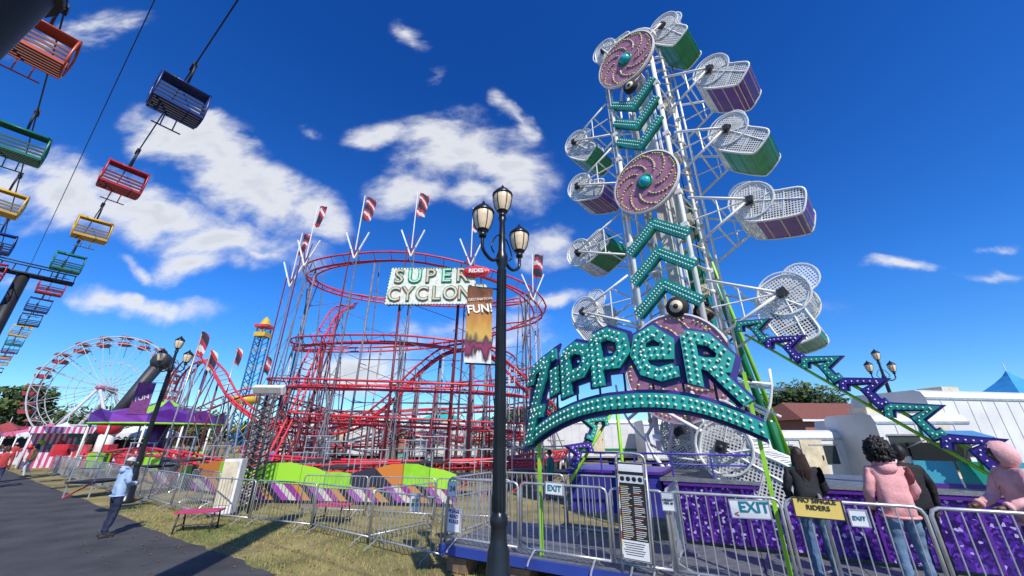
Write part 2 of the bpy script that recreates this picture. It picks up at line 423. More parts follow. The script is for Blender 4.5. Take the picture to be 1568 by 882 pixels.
rp = nt.nodes.new('ShaderNodeValToRGB'); e = rp.color_ramp.elements
e[0].color = (.7, .68, .66, 1); e[0].position = .14; e[1].color = (.03, .02, .03, 1); e[1].position = .20
for p_, c_ in ((.30, (.28, .03, .10, 1)), (.37, (.05, .03, .05, 1)), (.44, (.55, .36, .08, 1)), (.60, (.50, .24, .05, 1)), (.92, (.28, .10, .04, 1)), (1.0, (.14, .05, .02, 1))):
    q_ = e.new(p_); q_.color = c_
nt.links.new(ad.outputs[0], rp.inputs[0]); nt.links.new(rp.outputs[0], nt.nodes['Principled BSDF'].inputs['Base Color'])
mb.obj('banner', [lampblack, bm_], lp)
text('banner_word', 'FUN!', .17, Mb @ T((-.01, -.05, .22)) @ Matrix.Rotation(RAD(-10), 4, 'Y'), white, lp, bold=.004)
text('banner_small_word', 'DESTINATION', .055, Mb @ T((-.01, -.05, .37)) @ Matrix.Rotation(RAD(-10), 4, 'Y'), white, lp)
street_lamp(-14.0, 15.3, RAD(200)); street_lamp(17.6, 17.8, RAD(180), sp=.55)

# ------------------------------------------------------------ chairlift ride
ORG = Vector((-8.2, 6.7, 0)); D = Vector((-4.3, 3.05, 0)); HC = 11.2
perp = Vector((-3.05, -4.3, 0)).normalized()*2.15
cable = mat('cable_steel', (.03, .03, .035), .5, .5)
g = group('chairlift_ride', (-26, 18, 0)); mb = MB()
def towr(c, big=.0):
    mb.path([(c.x, c.y, 0), (c.x, c.y, HC-1.0)], [.30+big, .24+big], 0, 16)
    for k in (0, .5):
        a = c-perp*.82; b = c+perp*.82; off = D.normalized()*(k-.25)
        mb.tube(a+off+Vector((0, 0, HC-1.0)), b+off+Vector((0, 0, HC-1.0)), .07, 0, 6)
        mb.tube(a+off+Vector((0, 0, HC-.45)), b+off+Vector((0, 0, HC-.45)), .035, 0, 6)
    for i in range(9):
        p = c+perp*(-.8+1.6*i/8)
        mb.tube(p+D.normalized()*-.25+Vector((0, 0, HC-1)), p+D.normalized()*.25+Vector((0, 0, HC-.45)), .022, 0, 4)
    for sgn in (-.5, .5):
        p = c+perp*sgn
        mb.tube(p+D.normalized()*-1.1+Vector((0, 0, HC-.25)), p+D.normalized()*1.1+Vector((0, 0, HC-.25)), .05, 0, 6)
        for k in (-1, -.5, .5, 1):
            q = p+D.normalized()*k+Vector((0, 0, HC-.12)); mb.tube(q+perp*.02, q-perp*.02, .13, 0, 10)
mid = ORG+perp*.5
towr(mid+D*3.95); towr(mid+D*14)
mb.path([(-4.86, 1.6, 0), (-2.50, 1.6, 12.0)], [.36, .30], 0, 20)
for z_ in (2.4, 4.2, 5.4):
    c_ = Vector((-4.86+z_*2.36/12, 1.6, z_)); mb.path([c_-Vector((0, 0, .03)), c_+Vector((0, 0, .03))], .37, 0, 20)
for off in (0, .5, 1):
    a = ORG-D*6+perp*off; b = ORG+D*30+perp*off
    pts = []
    for i in range(60):
        p = a.lerp(b, i/59); pts.append((p.x, p.y, HC-(.15 if off != .5 else -.5)))
    mb.path(pts, .018 if off != .5 else .012, 0, 5)
mb.obj('towers_and_cables', [cable], g)
CC = {'blue': (.012, .03, .15), 'red': (.42, .015, .02), 'yellow': (.62, .36, .02), 'green': (.01, .15, .085), 'orange': (.50, .07, .02), 'black': (.02, .02, .03)}
def chair(p, cn, sw=0.0):
    m1 = mat('chair_'+cn, CC[cn], .35, 0, .15)
    md_ = mat('chair_dark_'+cn, [c*.35 for c in CC[cn]], .5, 0, .15)
    mb = MB(); Mx = frame((p.x, p.y, HC-.15), (perp.x, perp.y)) @ Matrix.Rotation(sw, 4, 'Y'); W = .46
    mb.path(catmull([(0, 0, 0), (.0, .26, -.2), (.0, .30, -.5), (0, .12, -.72)], 5), .028, 1, 8)
    mb.box((0, 0, .0), (.1, .3, .1), 1)
    # narrow rounded roof strip, open side hoops, slatted back and seat
    hood = catmull([(0, .36, -.86), (0, .28, -.77), (0, .10, -.74), (0, -.08, -.78)], 3)
    vs = [(s*W, p_.y, p_.z) for i, p_ in enumerate(hood) for s in (-1, 1)]
    mb.add(vs, [(i*2, i*2+1, i*2+3, i*2+2) for i in range(len(hood)-1)], 0, None, True)
    for yy, zz in ((.36, -.86), (-.08, -.78)): mb.tube((-W, yy, zz), (W, yy, zz), .024, 0, 6)
    for s in (-1, 1):
        mb.path(catmull([(s*W, .36, -.86), (s*W, .28, -.77), (s*W, .10, -.735), (s*W, -.10, -.78), (s*W*1.04, -.22, -1.0), (s*W*1.04, -.18, -1.25), (s*W, -.20, -1.5), (s*W, -.02, -1.62), (s*W, .38, -1.60), (s*W, .46, -1.3), (s*W, .42, -1.02), (s*W, .36, -.86)], 3), .024, 0, 6)
        mb.tube((s*W, -.18, -1.30), (s*W, .44, -1.30), .02, 0, 6); mb.tube((s*W, .12, -1.30), (s*W, .12, -1.6), .016, 0, 5)
    for z in (-1.27, -1.38, -1.49): mb.box((0, .45, z), (2*W, .02, .055), 2)
    for k in range(6): mb.box((0, -.10+k*.095, -1.60), (2*W, .06, .03), 2)
    mb.box((0, -.19, -1.55), (2*W, .035, .11), 0); mb.box((0, .44, -1.60), (2*W, .03, .08), 0)
    mb.path([(-W, -.20, -1.28), (W, -.20, -1.28)], .02, 0, 6)
    for s in (-.25, .25): mb.tube((s*W, -.19, -1.6), (s*W, -.30, -1.85), .014, 0, 5)
    mb.tube((-W*.6, -.30, -1.85), (W*.6, -.30, -1.85), .018, 0, 5)
    mb.obj('chair', [m1, cable, md_], g, Mx)
for i, c in enumerate(['blue', 'red', 'yellow', 'green', 'red', 'blue', 'black', 'yellow', 'green', 'blue', 'red', 'yellow']):
    chair(ORG+D*i, c, R.uniform(-.05, .05))
for i, c in enumerate(['orange', 'green', 'yellow', 'blue', 'red']):
    s0 = ORG+perp+D*(.12+i*.93); chair(s0, c, R.uniform(-.05, .05))

# ------------------------------------------------------------ roller coaster
def track(mb, ctrl, k=8, closed=False, sup=True, gauge=.5, step=3, seed=1):
    P = catmull(ctrl, k, closed); n = len(P); rr = random.Random(seed)
    Lr, Rr, S, sd = [], [], [], []
    for i in range(n):
        a = P[max(i-1, 0)]; b = P[min(i+1, n-1)]; t = (b-a).normalized()
        t0 = (P[i]-P[max(i-2, 0)]); t1 = (P[min(i+2, n-1)]-P[i])
        cv = 0
        if t0.length > 1e-5 and t1.length > 1e-5:
            cv = (t0.normalized().cross(t1.normalized())).z/max(.5, t0.length)
        s = t.cross(Vector((0, 0, 1))).normalized(); bank = max(-.5, min(.5, cv*2.5))
        s = (s+Vector((0, 0, bank*1.0))).normalized(); up = s.cross(t).normalized()
        Lr.append(P[i]-s*gauge); Rr.append(P[i]+s*gauge); S.append(P[i]-up*.32); sd.append((s, up))
    mb.path(Lr, .062, 0, 6); mb.path(Rr, .062, 0, 6); mb.path(S, .075, 0, 6)
    for i in range(0, n, 1):
        mb.path([Lr[i], S[i], Rr[i]], .026, 0, 4)
    if not sup: return
    prev = None
    for i in range(0, n, step):
        s, up = sd[i]; q = S[i]
        m_ = rr.choice([1, 1, 2, 4])
        base = Vector((q.x+rr.uniform(-.2, .2), q.y+rr.uniform(-.2, .2), 0))
        mb.tube(q, base, .06, m_, 6)
        if q.z > 3.0:
            o = s*rr.choice([-1, 1]); o.z = 0; o = o.normalized()*(1.1 if q.z < 8 else 1.6)
            mb.tube(Lr[i], base+o*1.0, .04, m_, 5)
            if rr.random() < .5: mb.tube(Rr[i], base-o*.9, .04, m_, 5)
            z = 2.0
            while z < q.z-1:
                f = 1-z/q.z; mb.tube(base+o*f+Vector((0, 0, z)), base+Vector((0, 0, z)), .024, m_, 4); z += 2.1
        if prev is not None and (prev-q).length < 6:
            z = 1.6
            while z < min(q.z, prev.z)-1.2:
                a = Vector((q.x, q.y, z)); b = Vector((prev.x, prev.y, min(z+2.0, prev.z-.3)))
                if rr.random() < .7: mb.tube(a, b, .018, rr.choice([2, 1, 1, 4]), 4)
                if rr.random() < .35: mb.tube(a, Vector((prev.x, prev.y, z)), .024, m_, 4)
                z += 2.4
        prev = q
g = group('roller_coaster', (-6.6, 26, 0)); mb = MB()
def hel(phi0, phi1, zf, rf, c=(-6.6, 26), st=30):
    o = []
    p = phi0
    while p <= phi1+.1:
        th = RAD(180+p); rx, ry = rf(p); o.append((c[0]+rx*math.cos(th), c[1]+ry*math.sin(th), zf(p))); p += st
    return o
zk = [(-150, 12.6), (-90, 13.2), (0, 13.4), (90, 13.0), (150, 11.6), (180, 10.6), (270, 9.4), (360, 8.2), (450, 7.7), (540, 6.8), (630, 6.3), (720, 5.6), (810, 4.9), (900, 4.6), (990, 4.2), (1080, 3.6), (1170, 3.1), (1260, 2.6), (1350, 2.0), (1440, 1.5), (1530, 1.1), (1620, 1.0)]
def zf(p):
    for i in range(len(zk)-1):
        if zk[i][0] <= p <= zk[i+1][0]:
            t = (p-zk[i][0])/(zk[i+1][0]-zk[i][0]); return zk[i][1]*(1-t)+zk[i+1][1]*t
    return zk[-1][1]
def rf(p):
    if p < 200: return (8.6, 4.6)
    if p < 560: return (7.6+.9*math.cos(RAD(p)), 4.2)
    if p < 950: return (9.2, 5.2)
    if p < 1300: return (8.0, 4.2)
    return (9.6, 6.2)
track(mb, hel(-150, 1600, zf, rf), 4, step=5)
track(mb, [(-27.5, 31, 4.6), (-25, 28.4, 6.6), (-22.6, 26.8, 7.6), (-20.4, 25.8, 6.6), (-18, 25, 4.6), (-14.5, 24.3, 3.0), (-10, 23.6, 2.8), (-7.6, 23.2, 4.2), (-5.8, 23, 6.1), (-3.9, 23, 7.4), (-1.5, 23.3, 7.3), (.7, 24, 5.4), (2.6, 26, 3.6), (2.2, 29, 2.6), (-2, 31, 2.3), (-8, 31.5, 2.6), (-15, 30.5, 4.4), (-20, 30, 5.6), (-25, 31.5, 4.4)], 6, step=4, seed=4)
track(mb, [(-22, 22.5, 1.5), (-18, 21, 1.6), (-13, 20, .9), (-8, 19.6, 1.0), (-3, 19.8, 1.1), (1, 21, 1.2), (3, 24, 1.4), (3, 28, 1.4)], 7, step=4, seed=9)
track(mb, [(-13.2, 21.4, .9), (-13.4, 23, 3.2), (-13.7, 25.5, 7.4), (-14, 28, 11.4), (-13.5, 29.6, 12.7)], 10, step=6, seed=12)
mb.obj('track_and_supports', [red, lilac, dred, lilac, pcol], g)
mb = MB()
flagm = bands('flag_print', [(.02, .015, .03), (.03, .02, .04), (.45, .02, .04), (.6, .58, .56), (.35, .03, .06)], .55, 'DIAGONAL', 5.0, .8)
for (x, y, z, zf_) in [(-15.6, 24, 12.6, 16.2), (-13.6, 21.9, 13.2, 17.2), (-10.1, 21.2, 13.4, 17.5), (-6.4, 20.9, 13.4, 17.6), (-2.6, 21, 12.8, 16.4), (1.4, 23, 11.2, 14.0)]:
    for dx, dy in ((-.25, -.15), (.25, -.15)):
        mb.tube((x+dx, y+dy, 0), (x+dx, y+dy, z), .04, 0 if dx > 0 else 1, 5)
    zz = 1.0; sgn = 1
    while zz < z-1:
        mb.tube((x-.25*sgn, y-.15, zz), (x+.25*sgn, y-.15, zz+1), .018, 0, 4); sgn = -sgn
        zz += 1.0
    for s in (-1, 1):
        mb.tube((x, y, z-.6), (x+s*.75, y-.1, z+1.25), .055, 2, 5); mb.tube((x, y, z-.4), (x+s*.28, y-.1, z+1.0), .03, 1, 5)
    mb.tube((x, y, z), (x, y, zf_+.1), .035, 2, 5)
    a = R.uniform(-.4, .4); vs = []
    for i in range(4):
        for j in range(8):
            q = i/3*.62; vs.append((x+q*math.cos(a)+.05*j*.5, y+q*math.sin(a)+.10*math.sin(i*1.8+j*.5), zf_-1.75+j*.25-.10*(i/3)))
    mb.add(vs, [(i*8+j, (i+1)*8+j, (i+1)*8+j+1, i*8+j+1) for i in range(3) for j in range(7)], 3, None, True)
mb.obj('flag_masts', [lilac, dred, white, flagm], g)
Ms = frame((-4.45, 20.2, 10.55), (1, -.06)); mb = MB(); mb.M = Ms
outl = [(-3.0, -1.15), (2.9, -1.25), (3.0, -.05), (2.3, 0), (2.3, .3), (2.2, 1.05), (-2.85, 1.2), (-2.95, .05)]
mb.prism(outl, 0, .12, 0)
for i in range(10): mb.tube((-2.8+i*.6, .2, -1.2), (-2.8+i*.6, .2, 1.1), .04, 1, 4)
for z in (-1.1, 0, 1): mb.tube((-2.9, .25, z), (2.8, .25, z), .05, 1, 4)
for x in (-2.2, 2.2): mb.tube((x, .3, -1.2), (x, .6, -10.5), .07, 2, 6)
for i in range(len(outl)):
    a = Vector((outl[i][0], 0, outl[i][1])); b = Vector((outl[(i+1) % len(outl)][0], 0, outl[(i+1) % len(outl)][1])); n_ = max(1, int((b-a).length/.18))
    for j in range(n_): mb.ball(tuple(a.lerp(b, j/n_)+Vector((0, -.03, 0))), .045, 3, 6, 4)
mb.ball((2.35, -.1, .75), (.85, .1, .38), 4, 16, 8); mb.ball((2.35, -.16, .75), (.72, .08, .28), 5, 16, 8)
mb.obj('name_board', [mat('sign_cream', (.70, .72, .62), .5, 0, .2, 6), lilac, dred, teal, red, mat('logo_red', (.5, .02, .03), .4)], g)
text('logo_word', 'RIDES', .34, Ms @ T((2.35, -.26, .75)), white, g, .01, .01)
sgr = mat('sign_green', (.01, .20, .13), .4); srd = mat('sign_brick', (.40, .07, .05), .5)
fills = [mat('sign_tan', (.72, .48, .34), .5), mat('sign_mint', (.40, .74, .52), .5)]
for row, (wd_, x0, dx, z_) in enumerate([('SUPER', -2.3, .95, .55), ('CYCLONE', -2.5, .84, -.58)]):
    for i, ch in enumerate(wd_):
        text('letter', ch, 1.22, Ms @ T((x0+i*dx, -.03, z_)), sgr if row == 0 or i % 2 else srd, g, .03, .055, 1.02 if row == 0 else .9)
        text('letter_fill', ch, 1.22, Ms @ T((x0+i*dx, -.08, z_)), fills[(i+row) % 2], g, .02, -.005, 1.02 if row == 0 else .9)

pm = [bands('panel_paint_a', [(.35, .7, .04), (.35, .7, .04), (.03, .03, .05), (.6, .2, .03), (.35, .7, .04)], .10, 'DIAGONAL', 2.2),
      bands('panel_paint_b', [(.30, .03, .25), (.55, .25, .05), (.02, .02, .03), (.35, .06, .4), (.6, .58, .5)], .5, 'DIAGONAL', 1.2), lime, steel]
mb = MB()
def panelrun(a, b, h, n):
    a = Vector(a); b = Vector(b)
    for i in range(n):
        p = a.lerp(b, i/n); q = a.lerp(b, (i+.97)/n); d = (q-p).normalized()
        M_ = frame((p.x, p.y, 0), (d.x, d.y)); mb.M = M_; l = (q-p).length
        h0 = h*(1+.16*math.sin(i*1.3)); h1 = h*(1+.16*math.sin((i+1)*1.3))
        mb.prism([(0, .12), (l, .12), (l, h1*.5), (0, h0*.5)], 0, .05, 1)
        mb.prism([(0, h0*.5+.01), (l, h1*.5+.01), (l, h1), (l*.5, (h0+h1)*.52), (0, h0)], -.02, .05, 0 if i % 3 else 2)
        mb.tube((0, .1, 0), (0, .1, h0+.5), .02, 3, 5)
    mb.M = Matrix.Identity(4)
panelrun((-9.6, 15.3, 0), (-1.9, 14.3, 0), 1.15, 8); panelrun((-19, 21.5, 0), (-10, 15.8, 0), 1.1, 8)
mb.obj('painted_ride_skirt', pm)
mb = MB()
for i in range(16):
    x = -17+i*1.25; y = 17.5+R.uniform(-1, 2); z = R.uniform(.5, 1.3)
    mb.box((x, y, z), (1.1, 1.4, .08), 0, R.uniform(-.1, .1)); mb.tube((x-.5, y-.6, 0), (x-.5, y-.6, z+.95), .025, 1, 5); mb.tube((x+.5, y-.6, 0), (x+.5, y-.6, z+.95), .025, 1, 5)
    mb.tube((x-.55, y-.6, z+.95), (x+.6, y-.6, z+.95), .025, 1, 5); mb.tube((x-.55, y-.6, z+.5), (x+.6, y-.6, z+.5), .02, 1, 5)
    mb.tube((x-.5, y-.6, 0), (x+.5, y-.6, z), .03, 2, 5)
mb.obj('coaster_walkway', [dsteel, steel, red])

# ------------------------------------------------------------ crowd barriers
def barrier(a, b, z0=0, h=1.08, gap=.13, name='crowd_barrier', r=.019):
    a = Vector((a[0], a[1], z0)); b = Vector((b[0], b[1], z0)); d = b-a; l = d.length; mb = MB(); mb.M = frame(a, (d.x, d.y))
    l -= .05; c = .08
    mb.path([(0, 0, .16), (0, 0, h-c), (c*.3, 0, h-c*.3), (c, 0, h), (l-c, 0, h), (l-c*.3, 0, h-c*.3), (l, 0, h-c), (l, 0, .16)], r, 0, 6)
    mb.tube((0, 0, .17), (l, 0, .17), r, 0, 6)
    n = int(l/gap)
    for i in range(1, n): mb.tube((l*i/n, 0, .17), (l*i/n, 0, h), r*.42, 0, 5)
    for x in (.25, l-.25):
        mb.path([(x, -.28, .01), (x, -.22, .07), (x, 0, .17), (x, .22, .07), (x, .28, .01)], .014, 0, 5)
    mb.obj(name, [steel])
pts = [(-1.35, 8.3), (-3.15, 9.6), (-5.1, 10.9), (-7.2, 11.7), (-9.3, 12.6), (-11.2, 13.9), (-13.1, 15.2), (-15, 16.5), (-16.9, 17.8), (-18.8, 19.1), (-20.7, 20.4), (-22.6, 21.7), (-24.5, 23), (-26.4, 24.3), (-28.3, 25.6), (-30.2, 26.9)]
for i in range(len(pts)-1): barrier(pts[i], (pts[i+1][0], pts[i+1][1]+R.uniform(-.06, .06)))
for a, b in [((-4.4, 12.8), (-2.2, 12.2)), ((-2.2, 12.2), (0, 11.8)), ((-6.6, 13.2), (-4.4, 12.8)), ((-12, 15.5), (-10, 14.2)), ((-3.2, 9.7), (-2.0, 11.2)), ((-16.5, 19.5), (-14.3, 18)), ((-1.3, 8.4), (-.2, 10.2))]:
    barrier(a, b)

for (x, y, a) in [(-8.0, 10.95, .3), (-5.0, 11.9, -.2)]:
    mb = MB(); mb.M = T((x, y, 0)) @ Matrix.Rotation(a, 4, 'Z')
    for k in range(4): mb.box((0, -.19+k*.13, .45), (.95, .12, .035), 0)
    for s in (-.38, .38):
        mb.path([(s, -.26, 0), (s, -.16, .43), (s, .18, .43), (s, .28, 0)], .02, 1, 6)
        mb.tube((s, -.22, .15), (s, .22, .15), .015, 1, 5)
    mb.tube((-.38, 0, .15), (.38, 0, .15), .015, 1, 5)
    mb.obj('park_bench', [mat('pink_bench_paint', (.5, .04, .13), .5), dsteel])

g = group('light_tower', (-8.65, 12.95, 0)); mb = MB()
mb.box((-8.75, 12.95, .82), (.5, .35, 1.5), 0, .15); mb.box((-8.75, 12.76, .9), (.42, .012, 1.2), 3, .15); mb.box((-8.6, 12.74, 1.0), (.03, .03, .12), 1, .15); mb.box((-8.75, 12.95, .04), (.7, .5, .08), 1, .15)
for dx in (-.25, .25):
    for dy in (-.2, .2): mb.tube((-8.5+dx, 13.5+dy, 0), (-8.5+dx, 13.5+dy, 3.6), .035, 1, 6)
z = .2
while z < 3.4:
    mb.tube((-8.75, 13.3, z), (-8.25, 13.3, z+.3), .022, 1, 4); mb.tube((-8.25, 13.3, z), (-8.75, 13.3, z+.3), .022, 1, 4)
    mb.tube((-8.75, 13.7, z), (-8.25, 13.7, z+.3), .022, 1, 4); mb.tube((-8.75, 13.3, z), (-8.75, 13.7, z+.2), .022, 1, 4)
    for k in (0, 3): mb.ball((-8.68+.12*k, 13.28, z+.08*(k % 2)), .028, 2, 6, 4)
    z += .2
mb.box((-8.5, 13.35, 3.75), (1.0, .22, .26), 0, .1, .5); mb.box((-8.5, 13.22, 3.72), (.9, .02, .2), 2, .1, .5)
mb.obj('mast_and_cabinet', [white, dsteel, mat('pale_bulb', (.45, .45, .40), .3), offwh], g)

# ------------------------------------------------------------ ferris wheel
g = group('ferris_wheel', (-58.5, 55, 0)); mb = MB()
Mf = frame((-58.5, 55, 8.7), (math.cos(RAD(24)), math.sin(RAD(24)))); mb.M = Mf
RW = 7.5; NS = 20
for y in (-.8, .8):
    for rr_, t_ in ((RW, .09), (RW-1.0, .05), (RW*.5, .04)):
        mb.path([(rr_*math.cos(a*2*math.pi/60), y*(1 if rr_ > 5 else 1.2), rr_*math.sin(a*2*math.pi/60)) for a in range(60)], t_, 0, 5, True)
    for i in range(NS):
        a = i*2*math.pi/NS; b = a+math.pi/NS
        mb.tube((0, y*1.7, 0), (RW*math.cos(a), y, RW*math.sin(a)), .04, 0, 4)
        mb.tube((RW*math.cos(a), y, RW*math.sin(a)), ((RW-1)*math.cos(b), y, (RW-1)*math.sin(b)), .03, 0, 4)
        mb.tube(((RW-1)*math.cos(b), y, (RW-1)*math.sin(b)), (RW*math.cos(a+2*b-2*a), y, RW*math.sin(a+2*b-2*a)), .03, 0, 4)
    for sx_ in (-4.2, 4.2): mb.path([(0, y*2.6, 0), (sx_, y*2.9, -8.7)], [.2, .25], 0, 8)
    mb.tube((-2.4, y*2.75, -5.0), (2.4, y*2.75, -5.0), .12, 0, 6)
mb.path([(0, -2.3, 0), (0, 2.3, 0)], .35, 2, 12)
carm = [mat('car_maroon', (.30, .03, .04), .4), mat('car_brown', (.28, .08, .05), .4)]
for i in range(NS):
    a = i*2*math.pi/NS; x, z = RW*math.cos(a), RW*math.sin(a)
    mb.tube((x, -.85, z), (x, .85, z), .05, 0, 5)
    mb.prism([(x-.5, z-1.25), (x+.5, z-1.25), (x+.62, z-.75), (x-.62, z-.75)], -.6, .6, 1)
    for q in (-.5, .5): mb.tube((x+q, 0, z-.75), (x+q, 0, z-.1), .04, 0, 4)
    mb.prism([(x-.7, z-.12), (x+.7, z-.12), (x+.35, z+.2), (x-.35, z+.2)], -.75, .75, 1 if i % 2 else 3)
mb.M = Matrix.Identity(4)
mb.obj('wheel_and_cars', [mat('wheel_white', (.5, .5, .52), .5), carm[0], mauve, carm[1]], g)

def tent(x, y, w, d, h, top, c1, name='market_tent', rz=0):
    mb = MB(); mb.M = T((x, y, 0)) @ Matrix.Rotation(rz, 4, 'Z'); a, b = w/2, d/2
    for sx_ in (-a, a):
        for sy in (-b, b): mb.tube((sx_, sy, 0), (sx_, sy, h), .05, 1, 6)
    n = 8
    vs = []
    for i in range(n+1):
        t = i/n; sc = (1-t)**1.35*.98+.02*(1-t); z = h+(top-h)*t
        for (p, q) in ((-a, -b), (a, -b), (a, b), (-a, b)): vs.append((p*1.04*sc, q*1.04*sc, z))
    fs = [(i*4+j, i*4+(j+1) % 4, (i+1)*4+(j+1) % 4, (i+1)*4+j) for i in range(n) for j in range(4)]
    mb.add(vs, fs, 0)
    for (p0, p1) in (((-a, -b), (a, -b)), ((a, -b), (a, b)), ((a, b), (-a, b)), ((-a, b), (-a, -b))):
        m_ = 10
        for k in range(m_):
            t0, t1 = k/m_, (k+1)/m_
            f = lambda t: (p0[0]*(1-t)+p1[0]*t, p0[1]*(1-t)+p1[1]*t)
            A, B, C = f(t0), f(t1), f((t0+t1)/2)
            mb.add([(A[0]*1.045, A[1]*1.045, h+.02), (B[0]*1.045, B[1]*1.045, h+.02), (B[0]*1.045, B[1]*1.045, h-.2), (C[0]*1.045, C[1]*1.045, h-.36), (A[0]*1.045, A[1]*1.045, h-.2)], [(0, 1, 2, 3, 4)], 0)
    mb.tube((0, 0, top-.1), (0, 0, top+.5), .03, 1, 5)
    mb.box((0, b*.5, h*.45), (w*.9, .1, h*.7), 2); mb.box((0, -b*.8, .5), (w*.9, .2, 1.0), 3)
    for k in range(7): mb.ball((-a*.8+k*a*.27, -b*.8, 1.15), .14, 4+k % 3, 8, 5)
    mb.obj(name, [mat('tent_'+c1[0], c1[1], .7), white, mat('stall_dark', (.04, .03, .04), .8), mat('stall_front_'+c1[0], [min(1, q*.6+.15) for q in c1[1]], .6), red, mat('prize_yellow', (.6, .5, .05), .5), teal])
tent(-43, 38, 4, 4, 2.5, 3.6, ('white', (.65, .65, .68)), rz=.5); tent(-48, 41, 4, 4, 2.6, 3.6, ('pink', (.6, .12, .22)), rz=.5)
tent(-37, 36, 4, 4, 2.5, 3.6, ('teal', (.03, .30, .33)), rz=.6); tent(-60, 47, 5, 4, 2.6, 4, ('maroon', (.3, .05, .05)), rz=.5)
tent(-54, 46, 5, 4, 2.6, 3.6, ('blue', (.05, .15, .5)), rz=.6); tent(-33, 36, 4, 4, 2.5, 3.8, ('white', (.65, .65, .68)), rz=.5)
tent(-6.7, 38, 7.5, 6, 2.9, 5.0, ('seagreen', (.02, .38, .36))); tent(-2.5, 36, 5, 5, 2.8, 4.2, ('seagreen', (.02, .38, .36)))
tent(35, 26.5, 7, 6, 3.4, 6.6, ('skyblue', (.03, .28, .6))); tent(42, 27.5, 7, 6, 3.6, 7.6, ('skyblue', (.03, .28, .6)))
mb = MB(); mb.M = frame((-37.5, 31.0, 0), (.6, .8)); strp = bands('stall_stripe', [(.6, .08, .25), (.75, .72, .72)], 1.6, 'X')
mb.box((2, 1.2, 1.3), (4, .08, 2.6), 0); mb.box((2, -.05, .55), (4, .12, 1.1), 0); mb.box((2, .2, 2.75), (4.4, 2.4, .12), 1, 0, .15); mb.box((2, -1.0, 2.75), (4.4, .1, .5), 0)
for x in (0, 4): mb.tube((x, -.9, 0), (x, -.9, 2.7), .05, 1, 6)
for k in range(8): mb.ball((.3+k*.5, .9, 1.5+.3*(k % 2)), .2, 2+k % 3, 8, 5)
mb.obj('game_stall', [strp, white, red, lime, teal])
g = group('pavilion_ride', (-24.5, 27.5, 0)); mb = MB(); n = 12; c = (-24.5, 27.5)
for i in range(n):
    a0, a1 = i*2*math.pi/n, (i+1)*2*math.pi/n
    p = lambda a, r, z: (c[0]+r*math.cos(a), c[1]+r*math.sin(a), z)
    mb.add([p(a0, 3.6, 3.6), p(a1, 3.6, 3.6), p(a1, 1.2, 4.2), p(a0, 1.2, 4.2)], [(0, 1, 2, 3)], 1 if i % 3 else 0)
    mb.add([p(a0, 1.2, 4.2), p(a1, 1.2, 4.2), (c[0], c[1], 4.7)], [(0, 1, 2)], (i+1) % 2)
    mb.add([p(a0, 3.62, 3.0), p(a1, 3.62, 3.0), p(a1, 3.62, 3.6), p((a0+a1)/2, 3.62, 3.9), p(a0, 3.62, 3.6)], [(0, 1, 2, 3, 4)], 4 if i % 2 else 1)
    mb.tube(p(a0, 3.63, 3.02), p(a1, 3.63, 3.02), .06, 0, 5)
    mb.tube(p(a0, 3.5, 0), p(a0, 3.5, 3.4), .06, 2, 6); mb.box(p((a0+a1)/2, 2.6, .9), (1.1, .8, .8), 3 if i % 2 else 0, (a0+a1)/2)
mb.path([(c[0], c[1], 0), (c[0], c[1], 4.1)], .5, 1, 12)
mb.obj('canopy_and_cars', [lime, purple, white, red, mat('violet_panel', (.22, .05, .38), .4)], g)
mb = MB(); b = Vector((-31.5, 31, 0))
mb.path([b+Vector((0, 0, 0)), b+Vector((0, 0, 3.0))], .5, 1, 10)
mb.path([b+Vector((-1.3, 0, 1.2)), b+Vector((1.6, .6, 8.2))], [.35, .5], 0, 10)
mb.ball(b+Vector((1.6, .6, 8.2)), .75, 0, 10, 6); mb.ball(b+Vector((0, 0, 3)), .8, 2, 10, 6)
for k in range(6):
    a = k*1.05; q = b+Vector((-1.3+1.7*math.cos(a), 1.2*math.sin(a), 1.3)); mb.box(q, (.7, .7, .8), 2, a); mb.tube(b+Vector((-1.3, 0, 1.4)), q, .08, 0, 5)
mb.obj('swing_arm_ride', [dsteel, white, red])
mb = MB(); tx, ty = -41.5, 60
for dx in (-.7, .7):
    for dy in (-.7, .7): mb.tube((tx+dx, ty+dy, 0), (tx+dx, ty+dy, 19), .12, 0, 5)
for i in range(19):
    z = i
    for (a, b_) in (((-.7, -.7), (.7, -.7)), ((.7, -.7), (.7, .7)), ((-.7, .7), (-.7, -.7))):
        mb.tube((tx+a[0], ty+a[1], z), (tx+b_[0], ty+b_[1], z+1), .08, 0 if i % 3 else 1, 4)
mb.box((tx, ty, 18), (1.8, 1.8, .7), 1); mb.box((tx, ty, 19.4), (2.2, 2.2, .4), 2); mb.lathe([(.9, 0), (.5, 1), (0, 1.6)], (tx, ty, 19.6), 1, 8)
mb.lathe([(1.0, 0), (2.0, .2), (2.0, 1.0), (1.0, 1.2)], (tx, ty, 7), 1, 10)
mb.obj('drop_tower_ride', [mat('tower_blue', (.03, .12, .30), .5), mat('tower_yellow', (.6, .4, .04), .5), red])
mb = MB(); mb.M = frame((-13.9, 14.9, 3.6), (.94, .35)); mb.box((-.35, 0, 0), (.55, .02, 1.15), 0); mb.tube((-.65, 0, .6), (.1, .1, .6), .012, 1); mb.tube((-.65, 0, -.6), (.1, .1, -.6), .012, 1)
ob = mb.obj('street_banner', [mat('banner_purple', (.16, .03, .16), .7, 0, .3, 8), lampblack])
text('banner_word', 'FUN', .22, frame((-13.9, 14.9, 3.6), (.94, .35)) @ T((-.35, -.02, 0)) @ Matrix.Rotation(RAD(-20), 4, 'Y'), white, ob)
mb = MB()
